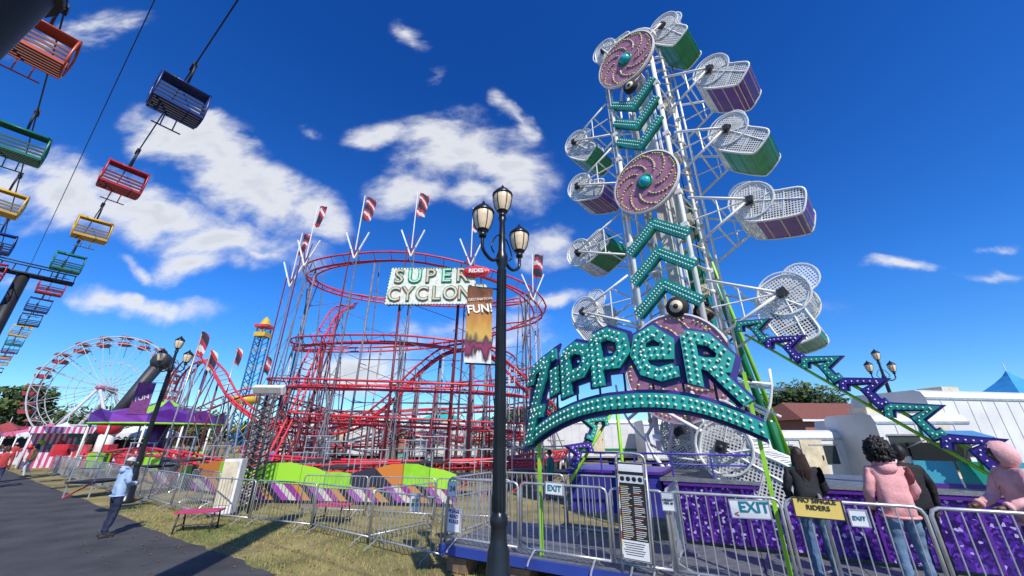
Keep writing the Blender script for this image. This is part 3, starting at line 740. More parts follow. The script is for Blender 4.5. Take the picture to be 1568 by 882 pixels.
for (x, y, h) in ((-15.5, 18.0, 7.2), (-16.0, 19.5, 6.6), (-19.5, 26, 8.2), (-17.3, 26, 7.6)):
    mb.tube((x, y, 0), (x, y, h), .035, 0, 6)
    vs = []
    for i in range(4):
        for j in range(5): vs.append((x+i*.14, y+.07*math.sin(i*1.7+j), h-1.2+j*.28-.03*i*i))
    mb.add(vs, [(i*5+j, (i+1)*5+j, (i+1)*5+j+1, i*5+j+1) for i in range(3) for j in range(4)], 1, None, True)
mb.obj('flag_poles', [steel, flagm])

# ------------------------------------------------------------ white trailers and building
twh = mat('trailer_white', (.66, .66, .66), .4, 0, .1, 1.5)
def trailer(name, o, xd, l, wd, h, z0=.8, stripe=None, windows=0, cham=.25):
    mb = MB(); mb.M = frame((o[0], o[1], 0), xd)
    sec = [(0, z0), (0, h-cham), (cham*.3, h-cham*.3), (cham, h), (wd-cham, h), (wd-cham*.3, h-cham*.3), (wd, h-cham), (wd, z0)]
    n = len(sec); vs = [(0, y, z) for y, z in sec]+[(l, y, z) for y, z in sec]
    mb.add(vs, [tuple(range(n)), tuple(range(2*n-1, n-1, -1))]+[(i, (i+1) % n, (i+1) % n+n, i+n) for i in range(n)], 0)
    for i in range(int(l/.6)+1): mb.box((min(l-.02, i*.6), -.012, (z0+h-cham)/2), (.02, .018, h-cham-z0-.1), 0)
    mb.box((l/2, -.02, z0+.06), (l, .03, .12), 1); mb.box((l/2, -.02, h-cham-.05), (l, .03, .07), 1)
    mb.box((l/2, wd/2, z0-.12), (l*.95, wd*.7, .2), 2)
    for x in (l*.15, l*.15+1, l*.8):
        for y in (.2, wd-.2):
            mb.path([(x, y-.13, .45), (x, y+.13, .45)], .45, 2, 16); mb.path([(x, y-.15, .45), (x, y+.15, .45)], .2, 1, 10)
    for i in range(windows):
        x = l*(i+.5)/windows; mb.box((x, -.02, h*.66), (.95, .02, .6), 3); mb.box((x, -.035, h*.66+.33), (1.05, .03, .05), 1)
    if stripe: mb.box((l/2, -.026, z0+.55), (l, .012, .16), 4)
    mb.box((l*.62, -.032, (z0+h)/2-.1), (.8, .012, (h-z0)*.72), 5); mb.box((l*.62+.3, -.05, (z0+h)/2-.1), (.04, .03, .15), 2)
    mb.box((l*.3, wd*.5, h+.12), (.8, .8, .24), 5)
    mb.obj(name, [twh, steel, rub, glass, navy if stripe != 'green' else green, offwh])
trailer('cargo_trailer', (14.2, 13.2), (1, .18), 9, 2.5, 3.75)
trailer('cargo_trailer', (8.9, 14.6), (1, .02), 3.2, 2.3, 2.45, windows=2)
trailer('camper_trailer', (12.0, 13.0), (1, -.06), 2.9, 2.3, 2.95, windows=2, stripe='blue')
trailer('cargo_trailer', (-8, 31.5), (1, 0), 9, 2.5, 3.3); trailer('cargo_trailer', (1.6, 30.5), (1, -.05), 8, 2.5, 3.5, stripe='green')
trailer('cargo_trailer', (9.0, 27), (1, -.05), 9, 2.5, 3.3); trailer('camper_trailer', (20, 24), (1, -.1), 8, 2.4, 3.2, windows=3, stripe='blue')
trailer('cargo_trailer', (-20, 33), (1, .1), 9, 2.5, 3.2)
mb = MB(); mb.M = frame((12.6, 12.6, 0), (1, -.06))
mb.add([(0, 0, 2.4), (1.9, 0, 2.4), (1.9, -.6, 2.2), (0, -.6, 2.2)], [(0, 1, 2, 3)], 0); mb.box((.95, .3, 1.65), (1.7, .03, .8), 1)
for x in (0.05, 1.85): mb.tube((x, .3, 1.9), (x, -.58, 2.2), .02, 2, 5)
mb.obj('stall_awning', [mat('awning_blue', (.06, .22, .45), .7), glass, steel])
g = group('brick_building', (27, 33, 0)); mb = MB(); mb.M = frame((24.5, 33, 0), (1, .1))
brick = mat('brick_wall', (.30, .12, .08), .85, 0, .25, 20, .3, 60)
mb.box((5, 3, 1.8), (10, 6, 3.6), 0)
mb.add([(-.4, -.4, 3.6), (10.4, -.4, 3.6), (9, 3, 5.2), (1, 3, 5.2), (10.4, 6.4, 3.6), (-.4, 6.4, 3.6)], [(0, 1, 2, 3), (4, 5, 3, 2), (1, 4, 2), (5, 0, 3)], 1)
mb.box((5, -.42, 3.52), (10.9, .06, .16), 2)
for i in range(6): mb.box((1+i*1.6, -.02, 2.1), (.9, .06, 1.2), 3); mb.box((1+i*1.6, -.04, 1.45), (1.05, .1, .08), 2)
mb.obj('walls_and_roof', [brick, mat('roof_shingle', (.20, .07, .05), .9, 0, .3, 12), white, glass], g)

# ------------------------------------------------------------ ride platform and fence
F = frame((-1.2, 8.0, 0), (3.3, -1.8)); PZ = .43
def W(x, y, z=0): return F @ Vector((x, y, z))
g = group('ride_platform', M=F); mb = MB()
deck = mat('chequer_deck', (.22, .23, .25), .5, .5, .25, 9, .5, 90)
for i in range(8):
    mb.box((.62+i*1.25, .95, PZ-.03), (1.24, 2.1, .06), 0)
mb.box((5.05, -.13, PZ-.08), (10.1, .05, .14), 1); mb.box((-.03, .95, PZ-.08), (.05, 2.2, .14), 1)
for i in range(9):
    for y in (.1, 1.8):
        mb.box((.3+i*1.2, y, .13), (.42, .32, .22), 2, R.uniform(-.2, .2)); mb.box((.3+i*1.2, y, .29), (.3, .2, .09), 2, R.uniform(-.5, .5))
mb.obj('deck', [deck, mat('blue_trim', (.03, .06, .32), .4), wood], g, F.copy())
mb = MB()
mb.box((6.9, 3.2, .95), (6.6, 2.3, .95), 0); mb.box((6.9, 3.2, 1.45), (6.7, 2.4, .06), 1)
for i in range(12): mb.box((3.75+i*.58, 2.04, .95), (.04, .03, .93), 2)
mb.box((6.9, 2.03, 1.38), (6.6, .03, .05), 2); mb.box((2.6, 2.9, 1.15), (1.9, 1.6, .75), 3); mb.box((2.6, 2.9, 1.54), (2.0, 1.7, .05), 2)
mb.tube((1.7, 2.05, 1.90), (5.2, 2.05, 1.90), .022, 7, 6); mb.tube((1.7, 2.05, 1.72), (5.2, 2.05, 1.72), .016, 7, 6)
for i in range(6): mb.tube((1.7+i*.7, 2.05, 1.5), (1.7+i*.7, 2.05, 1.9), .018, 7, 5)
for i in range(6):
    mb.box((7.6+i*.5, 2.3, 1.68), (.46, .04, .36), 5 if i % 2 else 6); mb.box((7.6+i*.5, 2.27, 1.52), (.46, .02, .06), 2)
mb.obj('glitter_base', [glit, deck, purple, mat('blue_tarp', (.03, .03, .25), .6, 0, .3), steel, teal, mat('sky_blue_panel', (.05, .35, .45), .5), mat('rail_blue', (.05, .04, .35), .4)], g, F.copy())
xs = [0, 1.55, 3.1, 3.95, 5.35, 6.7, 8.0, 9.3]
for i in range(len(xs)-1):
    a, b = W(xs[i], -.03), W(xs[i+1], -.03); barrier((a.x, a.y), (b.x, b.y), PZ-.08, 1.12, .115, 'metal_fence', .021)
for (x0, y0, x1, y1) in [(0, 0, 0, 1.6), (0, 1.6, 1.7, 1.75), (1.7, 1.75, 3.4, 1.8), (3.9, .1, 3.9, 1.6), (5.75, .05, 5.9, 1.4)]:
    a, b = W(x0, y0), W(x1, y1); barrier((a.x, a.y), (b.x, b.y), PZ-.08, 1.12, .115, 'metal_fence', .021)

def board(name, x, z, w_, h_, cols, y=-.07, tilt=0):
    M_ = F @ T((x, y, z)) @ Matrix.Rotation(tilt, 4, 'Y'); g_ = group(name, M=M_); mb = MB()
    mb.box((0, 0, 0), (w_, .012, h_), 0)
    mb.box((0, -.0075, h_/2-.006), (w_, .003, .012), 1); mb.box((0, -.0075, -h_/2+.006), (w_, .003, .012), 1)
    for s in (-1, 1): mb.box((s*(w_/2-.006), -.009, 0), (.012, .006, h_), 1); mb.tube((s*w_*.35, .012, h_/2-.03), (s*w_*.35, .05, h_/2-.03), .006, 1, 4)
    mb.obj('panel', cols, g_, M_); return g_, M_
signw = mat('sign_white', (.75, .76, .78), .4, 0, .04); signk = mat('sign_black', (.02, .02, .02), .5); signy = mat('sign_yellow', (.78, .58, .16), .4, 0, .06); tealt = mat('exit_teal', (.0, .20, .27), .4)
g_, M_ = board('exit_sign', 4.95, 1.33, .46, .22, [signw, steel], tilt=RAD(-2)); text('word', 'EXIT', .17, M_ @ T((.05, -.012, .02)), tealt, g_, .002, .004); text('arrow', '<', .1, M_ @ T((-.16, -.012, -.06)), srd, g_)
g_, M_ = board('exit_sign', 2.2, 1.42, .32, .19, [signw, steel], tilt=RAD(2)); text('word', 'EXIT', .12, M_ @ T((0, -.012, .0)), tealt, g_, .002, .003)
g_, M_ = board('no_single_riders_sign', 5.68, 1.39, .50, .22, [signy, signk], tilt=RAD(1)); text('words', 'NO SINGLE\nRIDERS', .075, M_ @ T((0, -.012, .045)), signk, g_, .002, .001)
g_, M_ = board('number_sign', .13, 1.30, .2, .26, [signw, steel]); text('number', '24', .13, M_ @ T((0, -.012, 0)), signk, g_)
g_, M_ = board('notice_sign', .2, .8, .3, .38, [signw, steel]); text('lines', 'PLEASE\nREAD\nRULES', .08, M_ @ T((0, -.012, .06)), purple, g_)
g_, M_ = board('notice_sign', -1.3, .9, .26, .36, [signw, steel], y=.55); text('lines', 'STAY\nBACK', .08, M_ @ T((0, -.012, 0)), green, g_)
g_, M_ = board('small_notice_sign', 3.95, 1.35, .18, .24, [signw, steel]); text('lines', 'HEIGHT\nMIN 48', .04, M_ @ T((0, -.012, 0)), signk, g_)
g_, M_ = board('small_notice_sign', 6.05, 1.32, .18, .18, [signw, steel]); text('lines', 'EXIT', .06, M_ @ T((0, -.012, 0)), tealt, g_)
g_, M_ = board('ride_rules_board', 3.46, 1.22, .40, 1.26, [signk, steel], y=-.13, tilt=RAD(2))
mb = MB()
cols = [srd, signy, signw, signk, mat('rules_blue', (.05, .1, .4), .5)]
mb.box((0, -.012, .55), (.36, .004, .10), 2)
mb.box((0, -.012, .40), (.36, .004, .11), 2)
for i in range(4): mb.ball((-.13+i*.087, -.015, .40), (.034, .004, .034), 3, 10, 6)
z = .32
for i in range(28):
    wq = R.uniform(.10, .16); z -= .0245
    mb.box((-.165+wq/2, -.012, z), (wq, .004, .007), 2 if i % 5 else 1); wq = R.uniform(.08, .15); mb.box((.02+wq/2, -.012, z), (wq, .004, .007), 2 if (i+2) % 6 else 0)
for i in range(12): mb.box((-.188, -.012, .52-i*.095), (.014, .004, .092), i % 3)
mb.box((0, -.012, -.50), (.36, .004, .22), 2)
for i in range(6): mb.box((-.02, -.015, -.42-.028*i), (.3-.03*(i % 3), .003, .008), 3)
mb.obj('printed_rules', cols, g_, M_)
mb = MB()
for s in (-.22, .22): mb.tube((s, .03, -.85), (s, .03, .62), .018, 0, 6)
mb.path(catmull([(-.22, .03, .62), (-.16, .03, .74), (.16, .03, .74), (.22, .03, .62)], 4), .018, 0, 6)
mb.obj('frame', [steel], g_, M_)

# ------------------------------------------------------------ bulb strokes
def ribbon(mb, pts, wd, y0, y1, mi):
    P = [Vector((p[0], p[1])) for p in pts]; n = len(P)
    Ls, Rs = [], []
    for i in range(n):
        a = (P[i]-P[i-1]).normalized() if i > 0 else (P[1]-P[0]).normalized()
        b = (P[i+1]-P[i]).normalized() if i < n-1 else a
        na = Vector((-a.y, a.x)); nb = Vector((-b.y, b.x)); m_ = (na+nb)
        m_ = m_.normalized() if m_.length > .1 else na
        l = wd/2/max(.5, m_.dot(na)); Ls.append(P[i]+m_*l); Rs.append(P[i]-m_*l)
    vs = [(p.x, y0, p.y) for p in Ls]+[(p.x, y0, p.y) for p in Rs]+[(p.x, y1, p.y) for p in Ls]+[(p.x, y1, p.y) for p in Rs]
    fs = []
    for i in range(n-1):
        fs += [(i, i+1, n+i+1, n+i), (2*n+i, 3*n+i, 3*n+i+1, 2*n+i+1), (i, 2*n+i, 2*n+i+1, i+1), (n+i, n+i+1, 3*n+i+1, 3*n+i)]
    fs += [(0, n, 3*n, 2*n), (n-1, 3*n-1, 4*n-1, 2*n-1)]
    mb.add(vs, fs, mi)
def bulbs(mb, pts, y, mi, sp_, r, off=0):
    P = [Vector((p[0], 0, p[1])) for p in pts]
    for i in range(len(P)-1):
        d = P[i+1]-P[i]; k = max(1, round(d.length/sp_)); nrm = Vector((-d.z, 0, d.x)).normalized()
        for j in range(k):
            c = P[i]+d*(j+.5)/k
            for o in ((-off, off) if off else (0,)):
                q = c+nrm*o; mb.ball((q.x, y, q.z), r, mi, 6, 4)

Mz = frame((1.92, 6.3, 0), (3.3, -1.8)); g = group('zipper_sign', M=Mz)
mb = MB(); HWs = 1.78
arch = lambda x: .50*(1-(x/HWs)**2)
def strokes():
    S = []
    A = lambda x0, z0, s, pts: [(x0+p[0]*s, z0+p[1]*s) for p in pts]
    S.append(A(-1.80, 0, 1, [(.02, .60), (.12, .80), (.46, .80), (.08, .06), (.34, -.04)]))
    S.append(A(-1.18, .02, 1, [(.0, .54), (.0, .08)])); S.append(A(-1.18, .02, 1, [(-.05, .78), (.05, .78)]))
    bowl = [(.0, .66), (.22, .72), (.42, .62), (.45, .42), (.32, .26), (.05, .26)]
    S.append(A(-.96, .0, 1, [(.02, .72), (.02, -.04)])); S.append(A(-.96, 0, 1, bowl))
    S.append(A(-.38, .02, 1.08, [(.02, .70), (.02, -.06)])); S.append(A(-.38, .02, 1.08, bowl))
    S.append(A(.30, .0, 1.12, [(.06, .34), (.38, .37), (.40, .54), (.24, .66), (.06, .56), (.0, .34), (.08, .12), (.26, .06), (.46, .14)]))
    S.append(A(1.02, .0, 1.05, [(.02, .70), (.02, -.02)])); S.append(A(1.02, 0, 1.05, [(.0, .68), (.28, .72), (.46, .58), (.40, .40), (.22, .33), (.02, .33)]))
    S.append(A(1.02, 0, 1.05, [(.24, .32), (.42, .14), (.60, -.02)]))
    return S
und = [(-1.8+3.6*i/16, -.32) for i in range(17)]
def warp(mbx):
    for i, v in enumerate(mbx.v):
        a = arch(v.x); mbx.v[i] = Vector((v.x, v.y-a*.9, v.z*.97+2.52+a*1.0+(0.08 if v.x > 0 else 0)*min(1, abs(v.x))))
def dens(pts, st=.12):
    o = []
    for i in range(len(pts)-1):
        a, b = Vector(pts[i]), Vector(pts[i+1]); k = max(1, int((b-a).length/st))
        o += [tuple(a.lerp(b, j/k)) for j in range(k)]
    return o+[pts[-1]]
for i, s_ in enumerate(strokes()):
    ribbon(mb, dens(s_), .345, .05+.003*i, .14+.003*i, 1)
for i, s_ in enumerate(strokes()):
    ribbon(mb, dens(s_), .20, -.04-.003*i, .045, 0); bulbs(mb, s_, -.09, 2, .09, .020, .048)
ribbon(mb, und, .34, .09, .19, 1); ribbon(mb, und, .21, -.03, .085, 0); bulbs(mb, und, -.05, 2, .09, .021, .05)
ribbon(mb, [(-1.66, .6), (-1.78, .1), (-1.90, -.46)], .34, .095, .195, 1)
ribbon(mb, [(-1.66, .1), (-1.86, -.42)], .20, -.075, .09, 0); bulbs(mb, [(-1.66, .1), (-1.86, -.42)], -.10, 2, .09, .021, .045)
warp(mb)
mb.path([(-HWs+3.56*i/12, .26-arch(-HWs+3.56*i/12)*.9, 2.30+arch(-HWs+3.56*i/12)) for i in range(13)], .035, 3, 6)
mb.path([(-HWs+3.56*i/12, .26-arch(-HWs+3.56*i/12)*.9, 3.0+arch(-HWs+3.56*i/12)) for i in range(13)], .035, 3, 6)
for i in range(9):
    x = -1.7+3.4*i/8; mb.tube((x, .26-arch(x)*.9, 2.30+arch(x)), (x, .26-arch(x)*.9, 3.0+arch(x)), .02, 3, 5)
for x in (-1.69, 1.69): mb.box((x, .1, 1.75), (.05, .05, 2.7), 4)
mb.obj('letters_and_posts', [teal, navy, bulb, dsteel, lime], g, Mz.copy())

# ------------------------------------------------------------ the ride itself
Z = frame((4.26, 9.5, 0), (1, -1)); g = group('zipper_ride', M=Z); mb = MB()
HB = .82; DP = 1.5; z0, z1 = 1.9, 15.2
for y in (0, DP):
    for x in (-HB, HB):
        mb.tube((x, y, z0), (x, y, z1), .07, 0, 8)
    for zc, s in ((z1, 1), (z0+.4, -1)):
        mb.path([(HB*1.35*math.cos(a), y, zc+s*abs(HB*1.35*math.sin(a))) for a in [math.pi*i/12 for i in range(13)]], .05, 0, 6)
    k = 0; z = z0+.3
    while z < z1-1.0:
        if y > 0: mb.tube((-HB, y, z), (HB, y, z+1.1), .032, 0, 5)
        if y > 0 or k % 3 == 1: mb.tube((-HB, y, z), (HB, y, z), .036, 0, 5)
        k += 1; z += 1.1
for x in (-HB, HB):
    z = z0+.3; k = 0
    while z < z1-1:
        mb.tube((x, 0, z), (x, DP, z+1.1 if k % 2 else z), .03, 0, 5)
        mb.box((x, 0, z), (.18, .18, .14), 0); mb.box((x, DP, z+.55), (.16, .16, .12), 4)
        if k % 2: mb.box((x*1.1, .3, z+.3), (.12, .2, .3), 4)
        k += 1; z += 1.1
mb.box((0, DP*.6, 8.6), (.30, .4, 12.8), 0)
for x in (-.36, .36): mb.box((x, DP*.5, 8.6), (.06, .10, 12.6), 0 if x > 0 else 4)
for x in (-1.08, 1.08):
    mb.tube((x, .25, 2.4), (x, .25, 14.9), .038, 0, 6); mb.tube((x, DP-.25, 2.4), (x, DP-.25, 14.9), .038, 0, 6)
    z = 2.6
    while z < 14.8:
        mb.tube((x, .25, z), (x*.76, .1, z+.2), .022, 4, 4); mb.tube((x, DP-.25, z), (x*.76, DP, z+.2), .022, 4, 4)
        mb.ball((x, .25, z), .07, 4 if int(z*10) % 3 else 0, 6, 4); z += .62
for x in (.3, .55): mb.path([(x, 1.2, 2.2), (x+.1, 1.3, 8), (x, 1.2, 15)], .015, 3, 5)
def tyre(c, r):
    x, y, z = c
    mb.path([(x, y-.09, z), (x, y+.09, z)], r, 3, 18); mb.path([(x, y-.11, z), (x, y-.05, z)], r*.62, 4, 14); mb.path([(x, y-.13, z), (x, y-.1, z)], r*.25, 3, 10)
tyre((.30, -.22, 5.35), .27); tyre((.02, -.2, 13.55), .23); tyre((.7, .5, 5.3), .25); tyre((-.5, .5, 4.9), .22)
mb.obj('boom', [white, green, teal, rub, offwh, dsteel], g, Z.copy())
def disc(zc, r, nsp=9):
    mb = MB()
    mb.M = T((0, -.18, zc)) @ Matrix.Rotation(RAD(90), 4, 'X')
    mb.lathe([(0, -.08), (r, -.08), (r, .05), (r*.985, .06), (0, .06)], (0, 0, 0), 0, 40, False)
    mb.lathe([(r, .0), (r+.03, .0), (r+.03, .08), (r-.01, .09), (r-.01, .06)], (0, 0, 0), 1, 40, False)
    mb.path([(r*.5*math.cos(a*2*math.pi/36), r*.5*math.sin(a*2*math.pi/36), .062) for a in range(36)], .008, 6, 4, True)
    mb.lathe([(0, .22), (r*.1, .2), (r*.16, .15), (r*.19, .06)], (0, 0, 0), 2, 20); mb.lathe([(r*.19, .06), (r*.19, .09), (r*.25, .09), (r*.25, .06)], (0, 0, 0), 3, 20)
    for i in range(nsp):
        a0 = i*2*math.pi/nsp
        pts = []
        for j in range(8):
            t = j/7; rr_ = r*(.42+.46*t); a = a0+.75*t**1.2; pts.append((rr_*math.cos(a), rr_*math.sin(a), .065))
        for p in pts: mb.ball(p, .036, 4, 6, 4)
        mb.path([(p[0], p[1], .058) for p in pts], [.045*(1-.6*j/7) for j in range(8)], 6, 4)
        for j in range(5):
            a = a0+.10+j*.09; mb.ball((r*.92*math.cos(a), r*.92*math.sin(a), .07), .028, 4, 6, 4)
    mb.obj('bulb_disc', [mauve, white, mat('hub_teal', (.02, .45, .5), .25), green, ybulb, white, mat('spiral_mauve', (.28, .10, .19), .5)], g, Z.copy())
disc(14.9, 1.06); disc(9.5, 1.02); disc(3.85, 1.34, 11)
mb = MB()
for i, zc in enumerate((11.2, 12.05, 12.9)):
    P_ = [(-.78, zc+.5), (0, zc-.14), (.78, zc+.5)]
    ribbon(mb, P_, .27, -.14, .0, 0); bulbs(mb, P_, -.15, 1, .09, .025, .055); ribbon(mb, P_, .31, .002, .03, 2)
for i, zc in enumerate((5.95, 6.95, 7.9)):
    P_ = [(-.88, zc-.55), (0, zc+.18), (.88, zc-.55)]
    ribbon(mb, P_, .29, -.14, .0, 0); bulbs(mb, P_, -.15, 1, .09, .025, .055); ribbon(mb, P_, .33, .002, .03, 2)
mb.obj('chevrons', [teal, bulb, green], g, Z.copy())
prof = catmull([(x, 0, z) for x, z in [(-.72, .1), (-.68, .45), (-.42, .70), (-.05, .72), (.18, .52), (.34, .32), (.70, .28), (1.0, .22), (1.08, .0), (1.0, -.48), (.82, -.58), (.25, -.58), (-.3, -.5), (-.64, -.24)]], 3, True)
prof = [(p.x*.84, p.z*.84) for p in prof]
def cage_mesh(mcol):
    mb = MB(); n = len(prof); D0, D1 = -.62, .62
    for y in (D0, D1):
        mb.add([(p[0], y, p[1]) for p in prof], [tuple(range(n))], 0, [(p[0], p[1]) for p in prof])
        mb.path([(p[0], y, p[1]) for p in prof], .028, 1, 6, True)
        mb.path([(.50*math.cos(a*2*math.pi/24)-.2, y-.02, .50*math.sin(a*2*math.pi/24)+.16) for a in range(24)], .022, 1, 5, True)
        mb.tube((-.6, y, -.2), (.3, y, .3), .02, 1, 5); mb.tube((.0, y, -.48), (.15, y, .45), .018, 1, 5); mb.tube((-.22, y, .14), (.9, y, -.1), .02, 1, 5)
        mb.tube((.45, y, -.48), (.5, y, .25), .015, 1, 5); mb.tube((-.2, y, .65), (-.2, y, -.4), .015, 1, 5)
    cum = 0
    for i in range(n):
        a = prof[i]; b = prof[(i+1) % n]; l = math.hypot(a[0]-b[0], a[1]-b[1])
        solid = 20 <= i <= 34
        vs = [(a[0], D0, a[1]), (b[0], D0, b[1]), (b[0], D1, b[1]), (a[0], D1, a[1])]
        if solid and i % 2 == 0: mb.tube((a[0], D0, a[1]), (a[0], D1, a[1]), .014, 4, 4)
        mb.add(vs, [(0, 1, 2, 3)], 2 if solid else 0, [(cum, 0), (cum+l, 0), (cum+l, 1.36), (cum, 1.36)]); cum += l
        if not solid and i % 3 == 0: mb.tube((a[0], D0, a[1]), (b[0], D1, a[1]), .018, 1, 5)
    mb.box((.2, 0, -.28), (.5, 1.1, .08), 3); mb.box((.5, 0, -.05), (.08, 1.1, .5), 3); mb.tube((-.22, -.75, .14), (-.22, .75, .14), .05, 3, 8)
    mb.box((-.22, -.68, .14), (.18, .1, .22), 3)
    mb.path([(.36*math.cos(a*2*math.pi/20)-.45, -.2, .36*math.sin(a*2*math.pi/20)+.62) for a in range(20)], .02, 1, 5, True)
    mb.add([(.36*math.cos(a*2*math.pi/20)-.45, -.2, .36*math.sin(a*2*math.pi/20)+.62) for a in range(20)], [tuple(range(20))], 0, [(.36*math.cos(a*2*math.pi/20), .36*math.sin(a*2*math.pi/20)) for a in range(20)])
    return mb
cb_ = {'green': cage_mesh(green).obj('cage_shell', [holes, white, green, dsteel, green], g, Z.copy()), 'purple': cage_mesh(purple).obj('cage_shell', [holes, white, purple, dsteel, offwh], g, Z.copy())}
proto = {k: o.data for k, o in cb_.items()}
for o in cb_.values(): bpy.data.objects.remove(o)
arms = MB()
def cage(x, z, rot, col, s=1.0, y=.75, arm=True):
    Mc = Z @ T((x, y, z)) @ Matrix.Rotation(RAD(rot), 4, 'Y') @ Matrix.Diagonal((s, s, s, 1)) @ T((.19, 0, -.12))
    o = bpy.data.objects.new('cage', proto[col]); scene.collection.objects.link(o); o.parent = g; o.matrix_basis = Z.inverted() @ Mc
    if arm:
        sg = 1 if x > 0 else -1
        for yy in (-.02, 1.52):
            for dz in (-.75, .75):
                arms.tube((sg*1.05, yy, z+dz), (x, yy, z), .036, 0, 6)
            arms.tube((sg*1.05, yy, z+.0), (x, yy, z), .022, 0, 5); arms.tube((sg*1.7, yy, z+.42), (sg*1.7, yy, z-.42), .02, 0, 5)
            arms.box((x, yy, z), (.14, .1, .14), 1)
        arms.tube((sg*1.6, -.02, z+.45), (sg*1.6, 1.52, z+.45), .025, 0, 5); arms.tube((sg*1.6, -.02, z-.45), (sg*1.6, 1.52, z-.45), .025, 0, 5)
        arms.tube((x, 0, z), (x, 1.5, z), .04, 1, 6)
for x, z, r_, c in [(2.35, 12.5, 32, 'purple'), (2.35, 10.15, 38, 'green'), (2.42, 7.75, 10, 'purple'), (2.5, 5.2, 68, 'green'),
                    (-2.6, 13.0, 40, 'green'), (-2.6, 10.9, 15, 'purple'), (-2.8, 8.2, -30, 'green'), (-2.8, 6.0, 50, 'purple')]:
    cage(x, z, r_, c)
cage(1.35, 15.6, 50, 'green', arm=False); cage(-.9, 16.6, 0, 'purple', arm=False)
cage(-.5, 2.3, 60, 'green', arm=False, y=1.2)
cage(1.15, 2.0, 20, 'green', arm=False, y=-.9, s=1.0)
for (x, z) in ((1.35, 15.6), (-.9, 16.6)):
    for yy in (-.02, 1.52):
        arms.tube((.5, yy, 15.9), (x, yy, z), .036, 0, 6); arms.tube((-.3, yy, 15.2), (x, yy, z), .036, 0, 6)
for k in range(9):
    a = -math.pi*(k+.5)/9
    for yy in (.1, 1.4): arms.tube((.2*math.cos(a), yy, 3.6), (1.9*math.cos(a), yy, 3.6+1.9*math.sin(a)), .04, 0, 6)
arms.path([(1.9*math.cos(-math.pi*i/16), .1, 3.6+1.9*math.sin(-math.pi*i/16)) for i in range(17)], .03, 0, 6)
arms.tube((-1.4, -.3, 3.4), (1.1, -.9, 2.0), .045, 0, 6); arms.tube((.3, -.3, 3.2), (1.1, -.9, 2.0), .045, 0, 6)
arms.obj('cage_arms', [white, dsteel], g, Z.copy())
mb = MB()
for s in (-1, 1):
    mb.path([(s*1.2, 2.6, 1.4), (s*.35, 2.2, 9.7)], [.10, .08], 0, 8); mb.path([(s*1.2, 3.8, 1.4), (s*.35, 2.4, 9.7)], [.06, .06], 1, 8)
    for k in range(7):
        t = k/7; t2 = (k+1)/7; x0 = s*(1.2-.85*t); x1 = -s*(1.2-.85*t2)
        mb.tube((x0, 2.6-.4*t, 1.4+8.3*t), (x1, 2.6-.4*t2, 1.4+8.3*t2), .035, 1 if k % 2 else 0, 5)
mb.path([(0, 1.3, 9.5), (0, 2.8, 9.5)], .4, 2, 16); mb.box((0, 2.9, 4.4), (.5, .4, 6.4), 0); mb.box((0, 2.9, 2.0), (2.2, 1.6, 1.2), 0)
mb.path([(.75*math.cos(i*2*math.pi/28), 2.0, 9.0+.75*math.sin(i*2*math.pi/28)) for i in range(28)], .07, 3, 6, True)
mb.obj('support_tower', [green, lime, white, offwh], g, Z.copy())

# separate hook-shaped light boxes stepping down lime beams
hook = [(-.34, .06), (-.30, .26), (.30, .20), (.04, .02), (.18, -.28), (.32, -.22)]
def hooks(name, A, B, n, s, flip=1, start=0):
    A = Vector(A); B = Vector(B); d = B-A; Mh = frame((A.x, A.y, 0), (d.x, d.y)); ln = Vector((d.x, d.y, 0)).length
    mb = MB(); mb.M = Mh; mb.tube((0, .14, A.z), (ln, .14, B.z), .035, 3, 6); mb.tube((0, .14, A.z-.25), (ln, .14, B.z-.25), .03, 3, 6)
    for i in range(n):
        t = (i+.5)/n; x = ln*t; z = A.z+(B.z-A.z)*t; sq = s*(1+.06*math.sin(i*2.1))
        P_ = [(x+p[0]*sq*flip, z+p[1]*sq) for p in hook]
        ribbon(mb, P_, .19*s, -.01+.004*i, .09, 2); ribbon(mb, P_, .115*s, -.05, -.013, 0 if (i+start) % 2 else 1); bulbs(mb, P_, -.06, 4, .075, .013)
        mb.tube((x, .14, z), (x, .14, z-.25), .02, 3, 5)
    mb.tube((ln, .14, 0.3), (ln, .14, B.z), .035, 3, 6)
    mb.obj(name, [mat('hook_teal', (.02, .35, .26), .4), mat('hook_violet', (.06, .03, .30), .4), navy, lime, bulb])
hooks('arrow_light_sign', (5.15, 8.05, 4.6), (6.95, 5.75, 1.75), 6, .80, start=1)
hooks('arrow_light_sign', (1.15, 7.9, 1.65), (2.25, 8.1, 3.1), 3, .65, -1)

